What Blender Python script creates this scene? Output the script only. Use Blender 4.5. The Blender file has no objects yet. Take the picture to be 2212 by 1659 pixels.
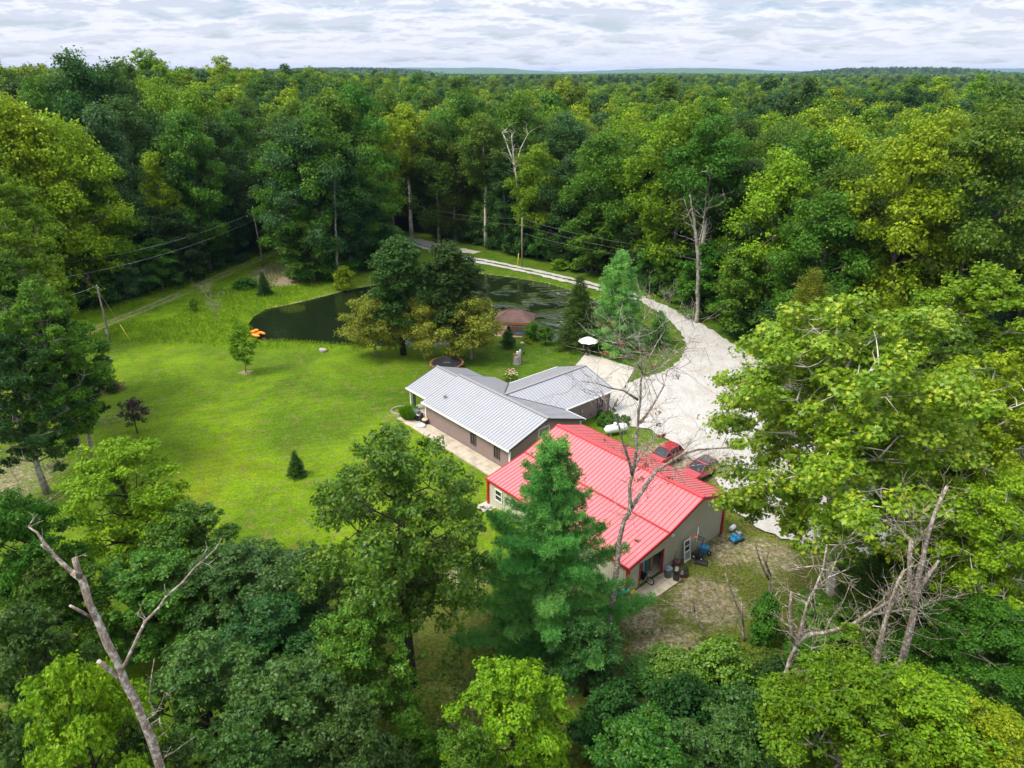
import bpy, math, random, zlib
import numpy as np
from mathutils import Vector
rad = math.radians
sc = bpy.context.scene
col = sc.collection
# ------------------------------------------------------------------ camera
CAMH, PITCH, FPX = 38.0, rad(23.64), 1534.0
cam_d = bpy.data.cameras.new('camera'); cam = bpy.data.objects.new('camera', cam_d); col.objects.link(cam)
cam.location = (0, 0, CAMH); cam.rotation_euler = (rad(90) - PITCH, 0, 0)
cam_d.sensor_fit = 'HORIZONTAL'; cam_d.sensor_width = 36; cam_d.lens = 36 * FPX / 2212
cam_d.clip_start = 0.5; cam_d.clip_end = 60000
sc.camera = cam
# ------------------------------------------------------------------ light
SUN_EL, SUN_AZ = rad(55), rad(250)          # azimuth measured clockwise from +Y (compass style)
sun_dir = Vector((math.sin(SUN_AZ) * math.cos(SUN_EL), math.cos(SUN_AZ) * math.cos(SUN_EL), math.sin(SUN_EL)))
sd_ = bpy.data.lights.new('sun', 'SUN'); sd_.energy = 3.0; sd_.angle = rad(22); sd_.color = (1, .94, .80)
so = bpy.data.objects.new('sun', sd_); col.objects.link(so)
so.rotation_euler = (-sun_dir).to_track_quat('-Z', 'Y').to_euler(); so.location = (0, 0, 100)
sc.view_settings.view_transform = 'Standard'; sc.view_settings.look = 'None'
sc.view_settings.exposure = 0.76; sc.view_settings.gamma = 1
sc.cycles.max_bounces = 5; sc.cycles.diffuse_bounces = 3; sc.cycles.glossy_bounces = 2
sc.cycles.transmission_bounces = 3; sc.cycles.volume_bounces = 0; sc.cycles.transparent_max_bounces = 6
sc.cycles.use_denoising = True; sc.cycles.caustics_reflective = False; sc.cycles.caustics_refractive = False

class N:
    """tiny node helper"""
    def __init__(s, nt): s.nt = nt; s.L = nt.links.new
    def a(s, t, **k):
        n = s.nt.nodes.new(t)
        for kk, v in k.items():
            if kk in ('ins',):
                for i, x in v.items(): s.set(n, i, x)
            else: setattr(n, kk, v)
        return n
    def set(s, n, i, x):
        if isinstance(x, bpy.types.NodeSocket): s.L(x, n.inputs[i])
        else: n.inputs[i].default_value = x
    def math(s, op, a, b=0.0, clamp=False):
        n = s.a('ShaderNodeMath', operation=op, use_clamp=clamp); s.set(n, 0, a); s.set(n, 1, b); return n.outputs[0]
    def noise(s, vec, scale, detail=3, rough=.55, dist=0.0):
        n = s.a('ShaderNodeTexNoise'); s.L(vec, n.inputs['Vector'])
        n.inputs['Scale'].default_value = scale; n.inputs['Detail'].default_value = detail
        n.inputs['Roughness'].default_value = rough; n.inputs['Distortion'].default_value = dist
        return n.outputs['Fac']
    def ramp(s, f, st, interp='LINEAR'):
        n = s.a('ShaderNodeValToRGB'); s.L(f, n.inputs[0]); r = n.color_ramp; r.interpolation = interp
        while len(r.elements) < len(st): r.elements.new(.5)
        for e, (p, c) in zip(r.elements, st):
            e.position = p; e.color = (*c, 1) if not isinstance(c, (int, float)) else (c, c, c, 1)
        return n.outputs[0]
    def mix(s, f, a, b, mode='MIX'):
        n = s.a('ShaderNodeMix', data_type='RGBA', blend_type=mode)
        s.set(n, 0, f)
        for i, x in ((6, a), (7, b)):
            if isinstance(x, bpy.types.NodeSocket): s.L(x, n.inputs[i])
            else: n.inputs[i].default_value = (*x, 1)
        return n.outputs[2]
    def mapping(s, vec, scale=(1, 1, 1), rot=(0, 0, 0)):
        n = s.a('ShaderNodeMapping'); s.L(vec, n.inputs[0]); n.inputs['Scale'].default_value = scale
        n.inputs['Rotation'].default_value = rot; return n.outputs[0]

# ------------------------------------------------------------------ sky
world = bpy.data.worlds.new('World'); sc.world = world; world.use_nodes = True
wt = N(world.node_tree); world.node_tree.nodes.clear()
out = wt.a('ShaderNodeOutputWorld')
sky = wt.a('ShaderNodeTexSky', sky_type='NISHITA', sun_disc=False)
sky.sun_elevation = SUN_EL; sky.sun_rotation = SUN_AZ
tc = wt.a('ShaderNodeTexCoord'); sp = wt.a('ShaderNodeSeparateXYZ'); wt.L(tc.outputs['Generated'], sp.inputs[0])
z = wt.math('MAXIMUM', sp.outputs[2], 0.0); zz = wt.math('ADD', z, 0.15)
cx = wt.math('DIVIDE', sp.outputs[0], zz); cy = wt.math('DIVIDE', sp.outputs[1], zz)
cb = wt.a('ShaderNodeCombineXYZ'); wt.L(cx, cb.inputs[0]); wt.L(cy, cb.inputs[1]); cb.inputs[2].default_value = 3.7
n1 = wt.noise(cb.outputs[0], 2.4, 7, .6, .15)
cb2 = wt.a('ShaderNodeCombineXYZ'); wt.L(cx, cb2.inputs[0]); wt.L(wt.math('ADD', cy, .10), cb2.inputs[1]); cb2.inputs[2].default_value = 3.7
n2 = wt.noise(cb2.outputs[0], 2.4, 6, .56, .15)
shade = wt.math('SUBTRACT', n1, n2)                       # near side against far side of a puff: lit top, grey base
cl = wt.ramp(n1, [(.36, (.55, .68, .93)), (.45, (.86, .90, .99)), (.52, (.95, .96, .99)), (.60, (.92, .93, .97)), (.72, (.80, .83, .90))])
cl = wt.mix(wt.ramp(wt.math('ADD', shade, .5), [(.475, 0.0), (.56, 1.0)]), cl, (.64, .70, .82))
low = wt.ramp(z, [(0.0, .95), (.03, .45), (.08, 0.0)])
cl = wt.mix(low, cl, (.88, .90, .985))
bgc = wt.a('ShaderNodeBackground'); wt.L(cl, bgc.inputs[0]); wt.L(wt.math('ADD', wt.math('MULTIPLY', z, .75), .585), bgc.inputs[1])   # an overcast sky is brighter overhead
bgs = wt.a('ShaderNodeBackground'); wt.L(sky.outputs[0], bgs.inputs[0]); bgs.inputs[1].default_value = .07
mxs = wt.a('ShaderNodeMixShader'); wt.L(wt.ramp(n1, [(.36, .55), (.46, 1.0)]), mxs.inputs[0])
wt.L(bgs.outputs[0], mxs.inputs[1]); wt.L(bgc.outputs[0], mxs.inputs[2]); wt.L(mxs.outputs[0], out.inputs[0])

# ------------------------------------------------------------------ placing helpers
cP, sP = math.cos(PITCH), math.sin(PITCH)
def G(px, py, z=0.0):                                     # where the sight line through a photo point meets height z
    a = (px - 1106) / FPX; b = (829.5 - py) / FPX
    t = (z - CAMH) / (-sP + b * cP); return Vector((a * t, (cP + b * sP) * t, z))
def S(px, py, Y):                                         # ... or the vertical plane at distance Y
    a = (px - 1106) / FPX; b = (829.5 - py) / FPX
    t = Y / (cP + b * sP); return Vector((a * t, Y, CAMH + (-sP + b * cP) * t))
def proj(x, y, z):
    d = y * cP - (z - CAMH) * sP; return 1106 + FPX * x / d, 829.5 - FPX * (y * sP + (z - CAMH) * cP) / d
def ss(x): x = np.clip(x, 0, 1); return x * x * (3 - 2 * x)

# ------------------------------------------------------------------ object helpers
def tag(o, label=None, cat=None, group=None, kind=None):
    if label: o['label'] = label
    if cat: o['category'] = cat
    if group: o['group'] = group
    if kind: o['kind'] = kind
    return o
def thing(name, label, cat, loc=(0, 0, 0), rz=0.0, group=None):
    o = bpy.data.objects.new(name, None); o.empty_display_size = .3; col.objects.link(o)
    o.location = loc; o.rotation_euler = (0, 0, rz); return tag(o, label, cat, group)
def link(name, me, parent=None, loc=None):
    o = bpy.data.objects.new(name, me); col.objects.link(o)
    if parent: o.parent = parent
    if loc is not None: o.location = loc
    return o
class MB:
    def __init__(s): s.v = []; s.f = []; s.m = []; s.mat = 0; s.sm = []; s.smooth = False
    def add(s, vs, fs):
        b = len(s.v); s.v += [tuple(map(float, v)) for v in vs]
        for f in fs: s.f.append(tuple(b + i for i in f)); s.m.append(s.mat); s.sm.append(s.smooth)
        return s
    def box(s, c, d, rz=0.0, taper=1.0, rx=0.0, ry=0.0):
        from mathutils import Euler
        M = Euler((rx, ry, rz)).to_matrix(); vs = []
        for k in (-1, 1):
            t = taper if k > 0 else 1
            for i, j in ((-1, -1), (1, -1), (1, 1), (-1, 1)):
                vs.append(M @ Vector((i * d[0] / 2 * t, j * d[1] / 2 * t, k * d[2] / 2)) + Vector(c))
        return s.add(vs, [(3, 2, 1, 0), (4, 5, 6, 7), (0, 1, 5, 4), (1, 2, 6, 5), (2, 3, 7, 6), (3, 0, 4, 7)])
    def prism(s, poly, z0, z1):
        n = len(poly); vs = [(p[0], p[1], z0) for p in poly] + [(p[0], p[1], z1) for p in poly]
        a = sum(poly[i][0] * poly[(i + 1) % n][1] - poly[(i + 1) % n][0] * poly[i][1] for i in range(n))
        fs = [tuple(range(n - 1, -1, -1)), tuple(range(n, 2 * n))] + [(i, (i + 1) % n, n + (i + 1) % n, n + i) for i in range(n)]
        if a < 0: fs = [tuple(reversed(f)) for f in fs]
        return s.add(vs, fs)
    def slab(s, pts, off):                                # a planar polygon given thickness along off
        n = len(pts); P = [Vector(p) for p in pts]; off = Vector(off)
        vs = P + [p + off for p in P]
        return s.add(vs, [tuple(range(n)), tuple(range(2 * n - 1, n - 1, -1))] + [(i, n + i, n + (i + 1) % n, (i + 1) % n) for i in range(n)])
    def tube(s, pts, r, n=8, cap=True):
        P = [Vector(p) for p in pts]; R = r if hasattr(r, '__len__') else [r] * len(P)
        vs = []; up = Vector((0.13, 0.31, 1)).normalized()
        for i, p in enumerate(P):
            d = (P[min(i + 1, len(P) - 1)] - P[max(i - 1, 0)])
            if d.length < 1e-6: d = Vector((0, 0, 1))
            d.normalize(); a = d.cross(up)
            if a.length < .05: a = d.cross(Vector((1, 0, 0)))
            a.normalize(); b = d.cross(a)
            for k in range(n):
                t = 2 * math.pi * k / n; vs.append(p + a * math.cos(t) * R[i] + b * math.sin(t) * R[i])
        fs = [(i * n + k, i * n + (k + 1) % n, (i + 1) * n + (k + 1) % n, (i + 1) * n + k) for i in range(len(P) - 1) for k in range(n)]
        if cap: fs += [tuple(range(n - 1, -1, -1)), tuple(range((len(P) - 1) * n, len(P) * n))]
        sm = s.smooth; s.smooth = n >= 6; s.add(vs, fs); s.smooth = sm; return s
    def lathe(s, prof, c=(0, 0, 0), n=20, sx=1.0, sy=1.0):
        vs = []
        for r, z in prof:
            for k in range(n):
                t = 2 * math.pi * k / n; vs.append((c[0] + sx * r * math.cos(t), c[1] + sy * r * math.sin(t), c[2] + z))
        fs = [(i * n + k, i * n + (k + 1) % n, (i + 1) * n + (k + 1) % n, (i + 1) * n + k) for i in range(len(prof) - 1) for k in range(n)]
        sm = s.smooth; s.smooth = True; s.add(vs, fs); s.smooth = sm
        return s
    def build(s, name, mats, parent=None, loc=None, bevel=0.0):
        me = bpy.data.meshes.new(name); me.from_pydata(s.v, [], s.f); me.update()
        for m in (mats if isinstance(mats, (list, tuple)) else [mats]): me.materials.append(m)
        me.polygons.foreach_set('material_index', s.m); me.polygons.foreach_set('use_smooth', s.sm); me.update()
        o = link(name, me, parent, loc)
        if bevel:
            b = o.modifiers.new('bevel', 'BEVEL'); b.width = bevel; b.segments = 2; b.limit_method = 'ANGLE'
        return o

# ------------------------------------------------------------------ materials
def newmat(name):
    m = bpy.data.materials.new(name); m.use_nodes = True; nt = m.node_tree; nt.nodes.clear(); return m, N(nt)
def plain(name, c, rough=.6, metal=0.0, var=.12, scale=3.0, spec=.5, bump=0.0, bscale=40.0, coat=0.0, emis=None):
    m, n = newmat(name); o = n.a('ShaderNodeOutputMaterial'); b = n.a('ShaderNodeBsdfPrincipled')
    t = n.a('ShaderNodeTexCoord'); f = n.noise(t.outputs['Object'], scale, 5, .6)
    hi = tuple(min(1, x * (1 + var)) for x in c); lo = tuple(x * (1 - var) for x in c)
    n.L(n.ramp(f, [(.3, lo), (.7, hi)]), b.inputs['Base Color'])
    b.inputs['Roughness'].default_value = rough; b.inputs['Metallic'].default_value = metal
    b.inputs['Specular IOR Level'].default_value = spec; b.inputs['Coat Weight'].default_value = coat
    if bump:
        bp = n.a('ShaderNodeBump'); bp.inputs['Strength'].default_value = bump; bp.inputs['Distance'].default_value = .02
        n.L(n.noise(t.outputs['Object'], bscale, 4), bp.inputs['Height']); n.L(bp.outputs[0], b.inputs['Normal'])
    n.L(b.outputs[0], o.inputs[0]); return m
def leafmat(name, cs, trans=.26, hv=.045, vv=.5, rough=.55, spec=.18):
    """cs: three colours a leaf may have; the tree as a whole shifts a little too"""
    m, n = newmat(name); o = n.a('ShaderNodeOutputMaterial'); b = n.a('ShaderNodeBsdfPrincipled')
    at = n.a('ShaderNodeAttribute', attribute_name='rnd'); oi = n.a('ShaderNodeObjectInfo')
    c = n.ramp(at.outputs['Fac'], [(0.0, cs[0]), (.55, cs[1]), (1.0, cs[2])])
    h = n.a('ShaderNodeHueSaturation'); n.L(c, h.inputs['Color'])
    n.L(n.math('ADD', n.math('MULTIPLY', oi.outputs['Random'], hv), .5 - hv / 2), h.inputs['Hue'])
    r2 = n.math('FRACT', n.math('MULTIPLY', oi.outputs['Random'], 37.7))
    n.L(n.math('ADD', n.math('MULTIPLY', r2, vv), 1 - vv / 2), h.inputs['Value'])
    n.L(h.outputs[0], b.inputs['Base Color']); b.inputs['Roughness'].default_value = rough
    b.inputs['Specular IOR Level'].default_value = spec
    tr = n.a('ShaderNodeBsdfTranslucent'); n.L(n.mix(.5, h.outputs[0], (.12, .2, .01), 'ADD'), tr.inputs[0])
    mx = n.a('ShaderNodeMixShader'); mx.inputs[0].default_value = trans
    n.L(b.outputs[0], mx.inputs[1]); n.L(tr.outputs[0], mx.inputs[2]); n.L(mx.outputs[0], o.inputs[0]); return m
def barkmat(name, dark, light, patch=.5, scale=3.0):
    m, n = newmat(name); o = n.a('ShaderNodeOutputMaterial'); b = n.a('ShaderNodeBsdfPrincipled')
    t = n.a('ShaderNodeTexCoord'); v = n.mapping(t.outputs['Object'], (1, 1, .22))
    f = n.noise(v, scale * 3, 5, .7); g = n.noise(t.outputs['Object'], scale, 4, .6)
    c = n.mix(n.ramp(g, [(patch, 0.0), (patch + .12, 1.0)]), n.ramp(f, [(.3, tuple(x * .6 for x in dark)), (.7, tuple(x * 2.3 for x in dark))]), light)
    n.L(c, b.inputs['Base Color']); b.inputs['Roughness'].default_value = .9; b.inputs['Specular IOR Level'].default_value = .15
    bp = n.a('ShaderNodeBump'); bp.inputs['Strength'].default_value = .6; bp.inputs['Distance'].default_value = .04
    n.L(f, bp.inputs['Height']); n.L(bp.outputs[0], b.inputs['Normal']); n.L(b.outputs[0], o.inputs[0]); return m
def metalroof(name, c, dirt, rough=.32, spec=.5, coat=0.0):
    m, n = newmat(name); o = n.a('ShaderNodeOutputMaterial'); b = n.a('ShaderNodeBsdfPrincipled')
    t = n.a('ShaderNodeTexCoord'); f = n.noise(t.outputs['Object'], .6, 6, .65); g = n.noise(t.outputs['Object'], 9, 4, .6)
    cc = n.mix(n.ramp(f, [(.45, 0.0), (.75, .35)]), c, dirt); cc = n.mix(n.ramp(g, [(.5, 0.0), (.8, .18)]), cc, dirt)
    for sc3 in ((2.6, .22, 1), (.22, 2.6, 1)): cc = n.mix(n.ramp(n.noise(n.mapping(t.outputs['Object'], sc3), 1.3, 4, .65), [(.52, 0.0), (.75, .28)]), cc, tuple(x * .62 for x in dirt))
    n.L(cc, b.inputs['Base Color']); n.L(n.ramp(g, [(.3, rough), (.8, rough + .15)]), b.inputs['Roughness'])
    b.inputs['Specular IOR Level'].default_value = spec; b.inputs['Coat Weight'].default_value = coat; b.inputs['Coat Roughness'].default_value = .35; n.L(b.outputs[0], o.inputs[0]); return m
def stripes(name, c, c2, freq, axis, rough=.6, sharp=(.80, .95), var=.1, bump=.0):
    """horizontal siding (axis z) or vertical wall ribs (axis x / y), in the object's own coordinates"""
    m, n = newmat(name); o = n.a('ShaderNodeOutputMaterial'); b = n.a('ShaderNodeBsdfPrincipled')
    t = n.a('ShaderNodeTexCoord'); s_ = n.a('ShaderNodeSeparateXYZ'); n.L(t.outputs['Object'], s_.inputs[0])
    if axis == 'xy': src = n.math('ADD', s_.outputs[0], s_.outputs[1])
    else: src = s_.outputs['xyz'.index(axis)]
    f = n.math('FRACT', n.math('MULTIPLY', src, freq))
    g = n.noise(t.outputs['Object'], 1.5, 5, .6)
    base = n.ramp(g, [(.3, tuple(x * (1 - var) for x in c)), (.7, tuple(x * (1 + var) for x in c))])
    n.L(n.mix(n.ramp(f, [(sharp[0], 0.0), (sharp[1], 1.0)]), base, c2), b.inputs['Base Color'])
    b.inputs['Roughness'].default_value = rough; b.inputs['Specular IOR Level'].default_value = .3
    if bump:
        bp = n.a('ShaderNodeBump'); bp.inputs['Strength'].default_value = bump; bp.inputs['Distance'].default_value = .02
        n.L(f, bp.inputs['Height']); n.L(bp.outputs[0], b.inputs['Normal'])
    n.L(b.outputs[0], o.inputs[0]); return m
M = {}
M['white'] = plain('white_paint', (.78, .78, .78), .4); M['offwhite'] = plain('offwhite_fabric', (.66, .64, .62), .8)
M['black'] = plain('black_plastic', (.018, .019, .022), .45); M['rubber'] = plain('rubber', (.02, .02, .02), .8)
M['darkgrey'] = plain('dark_grey', (.06, .065, .075), .6); M['grey'] = plain('grey_plastic', (.12, .16, .20), .5)
M['steel'] = plain('steel', (.45, .46, .48), .35, .8); M['greymetal'] = plain('grey_metal', (.38, .39, .41), .45, .3)
M['wood'] = plain('cedar_wood', (.28, .12, .045), .7, var=.3, scale=6); M['greywood'] = plain('grey_wood', (.27, .24, .21), .9, var=.3, scale=7, bump=.5)
M['polewood'] = plain('pole_wood', (.22, .18, .14), .9, var=.35, scale=2, bump=.4)
M['teal'] = plain('teal_fabric', (.05, .52, .56), .7); M['blue'] = plain('blue_plastic', (.015, .17, .36), .35)
M['skyblue'] = plain('sky_blue_plastic', (.03, .27, .55), .4); M['red'] = plain('red_plastic', (.5, .02, .025), .4)
M['carred'] = plain('car_red', (.36, .012, .02), .25, .2, var=.05, coat=.8); M['glass'] = plain('dark_glass', (.012, .016, .02), .06, var=.0, spec=.8)
M['orange'] = plain('orange_plastic', (.85, .24, .01), .35, var=.06); M['yellow'] = plain('yellow_plastic', (.72, .55, .02), .5)
M['brick'] = plain('brown_box', (.16, .06, .05), .8); M['tan'] = plain('tan_cushion', (.62, .42, .28), .8)
M['palefab'] = plain('pale_blue_fabric', (.42, .46, .53), .9, var=.2, scale=6, bump=.5, bscale=12)
M['stone'] = plain('stone', (.36, .31, .26), .9, var=.35, scale=3, bump=.6, bscale=8)
M['redtrim'] = plain('red_trim', (.40, .008, .014), .4); M['redtrim_top'] = metalroof('red_ridge', (.60, .05, .06), (.50, .07, .07))
M['roofred'] = metalroof('red_metal_roof', (.60, .125, .14), (.56, .19, .20), .38, .8, .6); M['roofred_rib_shade'] = plain('red_rib_shade', (.40, .018, .028), .4)  # rib red is darkened: the shading line along each rib put into colour
M['roofgrey'] = metalroof('grey_metal_roof', (.31, .315, .35), (.27, .265, .27), .4, .8, .4); M['roofgrey_rib_shade'] = plain('grey_rib_shade', (.16, .16, .175), .45)  # grey ribs likewise carry their shade line as a darker colour
M['ridgegrey'] = metalroof('grey_ridge_cap', (.25, .25, .27), (.2, .19, .19), .4); M['darktrim'] = plain('dark_trim', (.035, .035, .04), .5)
M['siding'] = stripes('mauve_siding', (.27, .20, .19), (.13, .09, .09), 5.6, 'z', .6, (.72, .95), .08, .4)
M['barnwall'] = stripes('sage_metal_wall', (.50, .48, .38), (.31, .30, .23), 3.3, 'xy', .45, (.84, .92), .06, .4)
M['brownfr'] = plain('brown_frame', (.09, .065, .055), .5)
M['shingle'] = stripes('shingle_roof', (.115, .066, .056), (.072, .042, .037), 5, 'z', .9, (.8, .95), .25)
M['concrete_old'] = plain('weathered_concrete', (.42, .36, .28), .9, var=.28, scale=.9, bump=.2)
M['concrete'] = plain('concrete', (.42, .385, .34), .85, var=.14, scale=1.1, bump=.2); M['joint'] = plain('joint', (.16, .14, .11), .9)
M['roofdark'] = plain('roof_underside', (.3, .28, .26), .8)
M['bark'] = barkmat('bark_brown', (.055, .045, .035), (.16, .15, .13), .58); M['barkdead'] = barkmat('bark_dead', (.15, .115, .09), (.44, .43, .39), .50, 5.0)
M['barkgrey'] = barkmat('bark_grey', (.16, .135, .11), (.36, .35, .31), .46, 2.2)
M['barkwhite'] = barkmat('bark_sycamore', (.28, .25, .20), (.62, .58, .50), .44, 1.2); M['barkdark'] = barkmat('bark_dark', (.03, .026, .022), (.08, .075, .065), .62)
LM = {
 'dark':  leafmat('leaf_dark',  [(.016,.050,.010),(.030,.085,.014),(.062,.135,.018)]),
 'mid':   leafmat('leaf_mid',   [(.028,.088,.008),(.060,.155,.010),(.130,.235,.012)]),
 'bright':leafmat('leaf_bright',[(.060,.150,.006),(.130,.245,.006),(.260,.350,.010)], hv=.015),
 'yellow':leafmat('leaf_yellow',[(.100,.190,.006),(.200,.290,.006),(.350,.400,.010)], hv=.015),
 'olive': leafmat('leaf_olive', [(.048,.108,.010),(.092,.165,.012),(.190,.230,.018)]),
 'teal':  leafmat('leaf_teal',  [(.022,.070,.020),(.042,.115,.032),(.095,.185,.048)]),
 'oak':   leafmat('leaf_oak',   [(.022,.085,.008),(.055,.165,.010),(.180,.270,.018)], spec=.3, rough=.45),
 'oakdk': leafmat('leaf_oak_dark', [(.018,.062,.012),(.040,.122,.018),(.110,.200,.032)], spec=.3, rough=.45),
 'syc':   leafmat('leaf_sycamore', [(.070,.155,.008),(.150,.260,.008),(.440,.460,.035)], hv=.0, spec=.3, rough=.45),
 'crabtan': leafmat('leaf_crab_tan', [(0.081, 0.155, 0.0078), (0.218, 0.244, 0.0224), (0.483, 0.386, 0.0728)], hv=.01),
 'crab':  leafmat('leaf_crab',  [(0.064, 0.138, 0.0055), (0.157, 0.216, 0.0121), (0.427, 0.332, 0.0413)], hv=.01),
 'plum':  leafmat('leaf_plum',  [(0.036, 0.017, 0.0264), (0.072, 0.031, 0.0504), (0.132, 0.060, 0.0900)], .2),
 'pine':  leafmat('needle_pine', [(0.061, 0.178, 0.0355), (0.135, 0.339, 0.0623), (0.324, 0.536, 0.1243)], .3),
 'bluep': leafmat('needle_white_pine', [(0.070, 0.212, 0.0441), (0.140, 0.340, 0.0700), (0.277, 0.503, 0.1108)], .25),
 'spruce':leafmat('needle_spruce', [(0.022, 0.062, 0.0077), (0.041, 0.106, 0.0099), (0.083, 0.145, 0.0121)], .2),
 'cedar': leafmat('needle_cedar', [(0.071, 0.100, 0.0055), (0.131, 0.157, 0.0088), (0.202, 0.202, 0.0132)], .2),
 'vine':  leafmat('leaf_vine', [(.030,.102,.008),(.075,.195,.010),(.180,.310,.016)], spec=.5),
 'brown': leafmat('leaf_dead', [(0.100, 0.030, 0.0200), (0.160, 0.060, 0.0350), (0.220, 0.100, 0.0500)], .1),
 'grass': leafmat('blade_green', [(0.048, 0.145, 0.0055), (0.101, 0.246, 0.0055), (0.214, 0.347, 0.0110)]),
 'reed':  leafmat('blade_reed', [(0.059, 0.134, 0.0110), (0.119, 0.224, 0.0220), (0.297, 0.302, 0.0550)]),
}

# ------------------------------------------------------------------ terrain
POND = [(537,702),(548,684),(575,668),(640,655),(700,640),(760,625),(830,612),(890,598),(955,588),(1025,590),(1110,600),(1180,612),(1235,628),
        (1300,655),(1370,690),(1415,716),(1425,735),(1400,745),(1340,742),(1270,738),(1210,737),(1160,731),(1110,716),(1060,722),(1000,742),(920,749),(850,748),(760,745),(720,743),(640,738),(560,735),(545,722)]
WZ = -0.6
pond = np.array([G(x, y, WZ)[:2] for x, y in POND])
def sdf(P, x, y):
    x = np.asarray(x, float); y = np.asarray(y, float); best = np.full(x.shape, 1e18); ins = np.zeros(x.shape, bool)
    for i in range(len(P)):
        ax, ay = P[i]; bx, by = P[(i + 1) % len(P)]; ex, ey = bx - ax, by - ay
        t = np.clip(((x - ax) * ex + (y - ay) * ey) / (ex * ex + ey * ey), 0, 1)
        best = np.minimum(best, (x - ax - t * ex) ** 2 + (y - ay - t * ey) ** 2)
        c = ((ay > y) != (by > y)) & (x < (bx - ax) * (y - ay) / (by - ay + 1e-12) + ax); ins ^= c
    return np.sqrt(best) * np.where(ins, -1, 1)
def pdist(L, x, y):
    best = np.full(np.shape(x), 1e18)
    for (ax, ay), (bx, by) in zip(L[:-1], L[1:]):
        ex, ey = bx - ax, by - ay; t = np.clip(((x - ax) * ex + (y - ay) * ey) / (ex * ex + ey * ey), 0, 1)
        best = np.minimum(best, (x - ax - t * ex) ** 2 + (y - ay - t * ey) ** 2)
    return np.sqrt(best)
def hill(x, y):
    h = 7 * ss((y - 172 - .3 * (x + 50)) / 120) * ss((-x - 20) / 80) + 4 * ss((-x - 85) / 60) * ss((y - 60) / 60)
    h = h + 2.5 * np.sin(x / 170 + 1) * np.sin(y / 210) * ss((y - 200) / 150)
    return h
def height(x, y):
    x = np.asarray(x, float); y = np.asarray(y, float)
    s = sdf(pond, x, y)
    p = np.where(s < 0, np.maximum(-2.2, WZ + .45 * s), np.minimum(0, WZ * (1 - s / 2.2)))
    d2 = 7.0 * 0
    return hill(x, y) + p
def gz(x, y): return float(height(np.array([x]), np.array([y]))[0])
LOT = [(1375,648),(1436,683),(1474,722),(1482,760),(1455,795),(1405,815),(1368,820),(1335,850),(1326,905),(1345,925),(1400,925),(1450,955),(1540,1030),
       (1585,1110),(1650,1150),(1760,1190),(1900,1240),(1960,1150),(1900,1020),(1800,900),(1690,810),(1578,742),(1520,703),(1450,667),(1392,641)]
lot = np.array([G(x, y)[:2] for x, y in LOT])
dirt_track = [tuple(G(x, y)[:2]) for x, y in [(120,745),(175,722),(300,672),(420,622),(520,577),(600,541),(660,520)]]
drive_line = [tuple(G(x, y)[:2]) for x, y in [(840,508),(915,532),(1005,558),(1100,577),(1200,598),(1290,621),(1385,646)]]
old_lane = [tuple(G(x, y)[:2]) for x, y in [(700,492),(800,502),(900,520),(960,534),(1030,547)]]
far_lane = [tuple(G(x, y)[:2]) for x, y in [(480,502),(575,507),(640,512),(720,520)]]
# the woods' front edge; woods lie behind it
EDGE = [(-60,700),(60,700),(200,672),(300,648),(400,612),(500,566),(552,540),(575,520)]
EDGE2 = [(652,614),(668,616),(700,610),(760,598),(820,588),(865,575)]
EDGE3 = [(930,512),(1050,536),(1150,566),(1250,588),(1330,606),(1400,628),(1480,668),(1570,722),(1650,770)]
edge = np.array([G(x, y)[:2] for x, y in EDGE]); 
clear = np.array([G(x, y)[:2] for x, y in [(-400,760),(60,702),(200,674),(300,650),(400,614),(500,568),(556,540),(600,500),(630,500),(640,600),(700,594),(800,560),(870,505),(940,512),(1050,536),(1150,566),(1250,588),(1330,606),(1400,628),(1480,668),(1570,722),(1680,790)]]
                 + [(39.5, 88), (42, 70), (36, 52), (30, 34), (20, 20), (-60, 15), (-90, 60), (-105, 90)])
def axis(lo, hi, step, far, grow=1.16):
    a = list(np.arange(lo, hi + step, step)); d = step
    while a[-1] < far: d *= grow; a.append(a[-1] + d)
    d = step
    while a[0] > -far: d *= grow; a.insert(0, a[0] - d)
    return np.array(a)
rs = np.random.RandomState(7)
def vnoise(x, y, s, seed=0):
    r = np.random.RandomState(seed); g = r.rand(64, 64); u = np.asarray(x) / s; v = np.asarray(y) / s
    i = np.floor(u).astype(int); j = np.floor(v).astype(int); fu = ss(u - i); fv = ss(v - j)
    q = lambda a, b: g[a % 64, b % 64]
    return (q(i, j) * (1 - fu) + q(i + 1, j) * fu) * (1 - fv) + (q(i, j + 1) * (1 - fu) + q(i + 1, j + 1) * fu) * fv
xs = axis(-95, 60, .8, 22000); ys = axis(18, 190, .8, 22000)
X, Y = np.meshgrid(xs, ys, indexing='ij'); Z = height(X, Y) + .12 * (vnoise(X, Y, 6, 3) - .5) * (sdf(pond, X, Y) > 3)
house_pts = np.array([(3.9, 67)])
nx, ny = X.shape; idx = np.arange(nx * ny).reshape(nx, ny)
F = np.stack([idx[:-1, :-1], idx[1:, :-1], idx[1:, 1:], idx[:-1, 1:]], -1).reshape(-1, 4)
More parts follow.
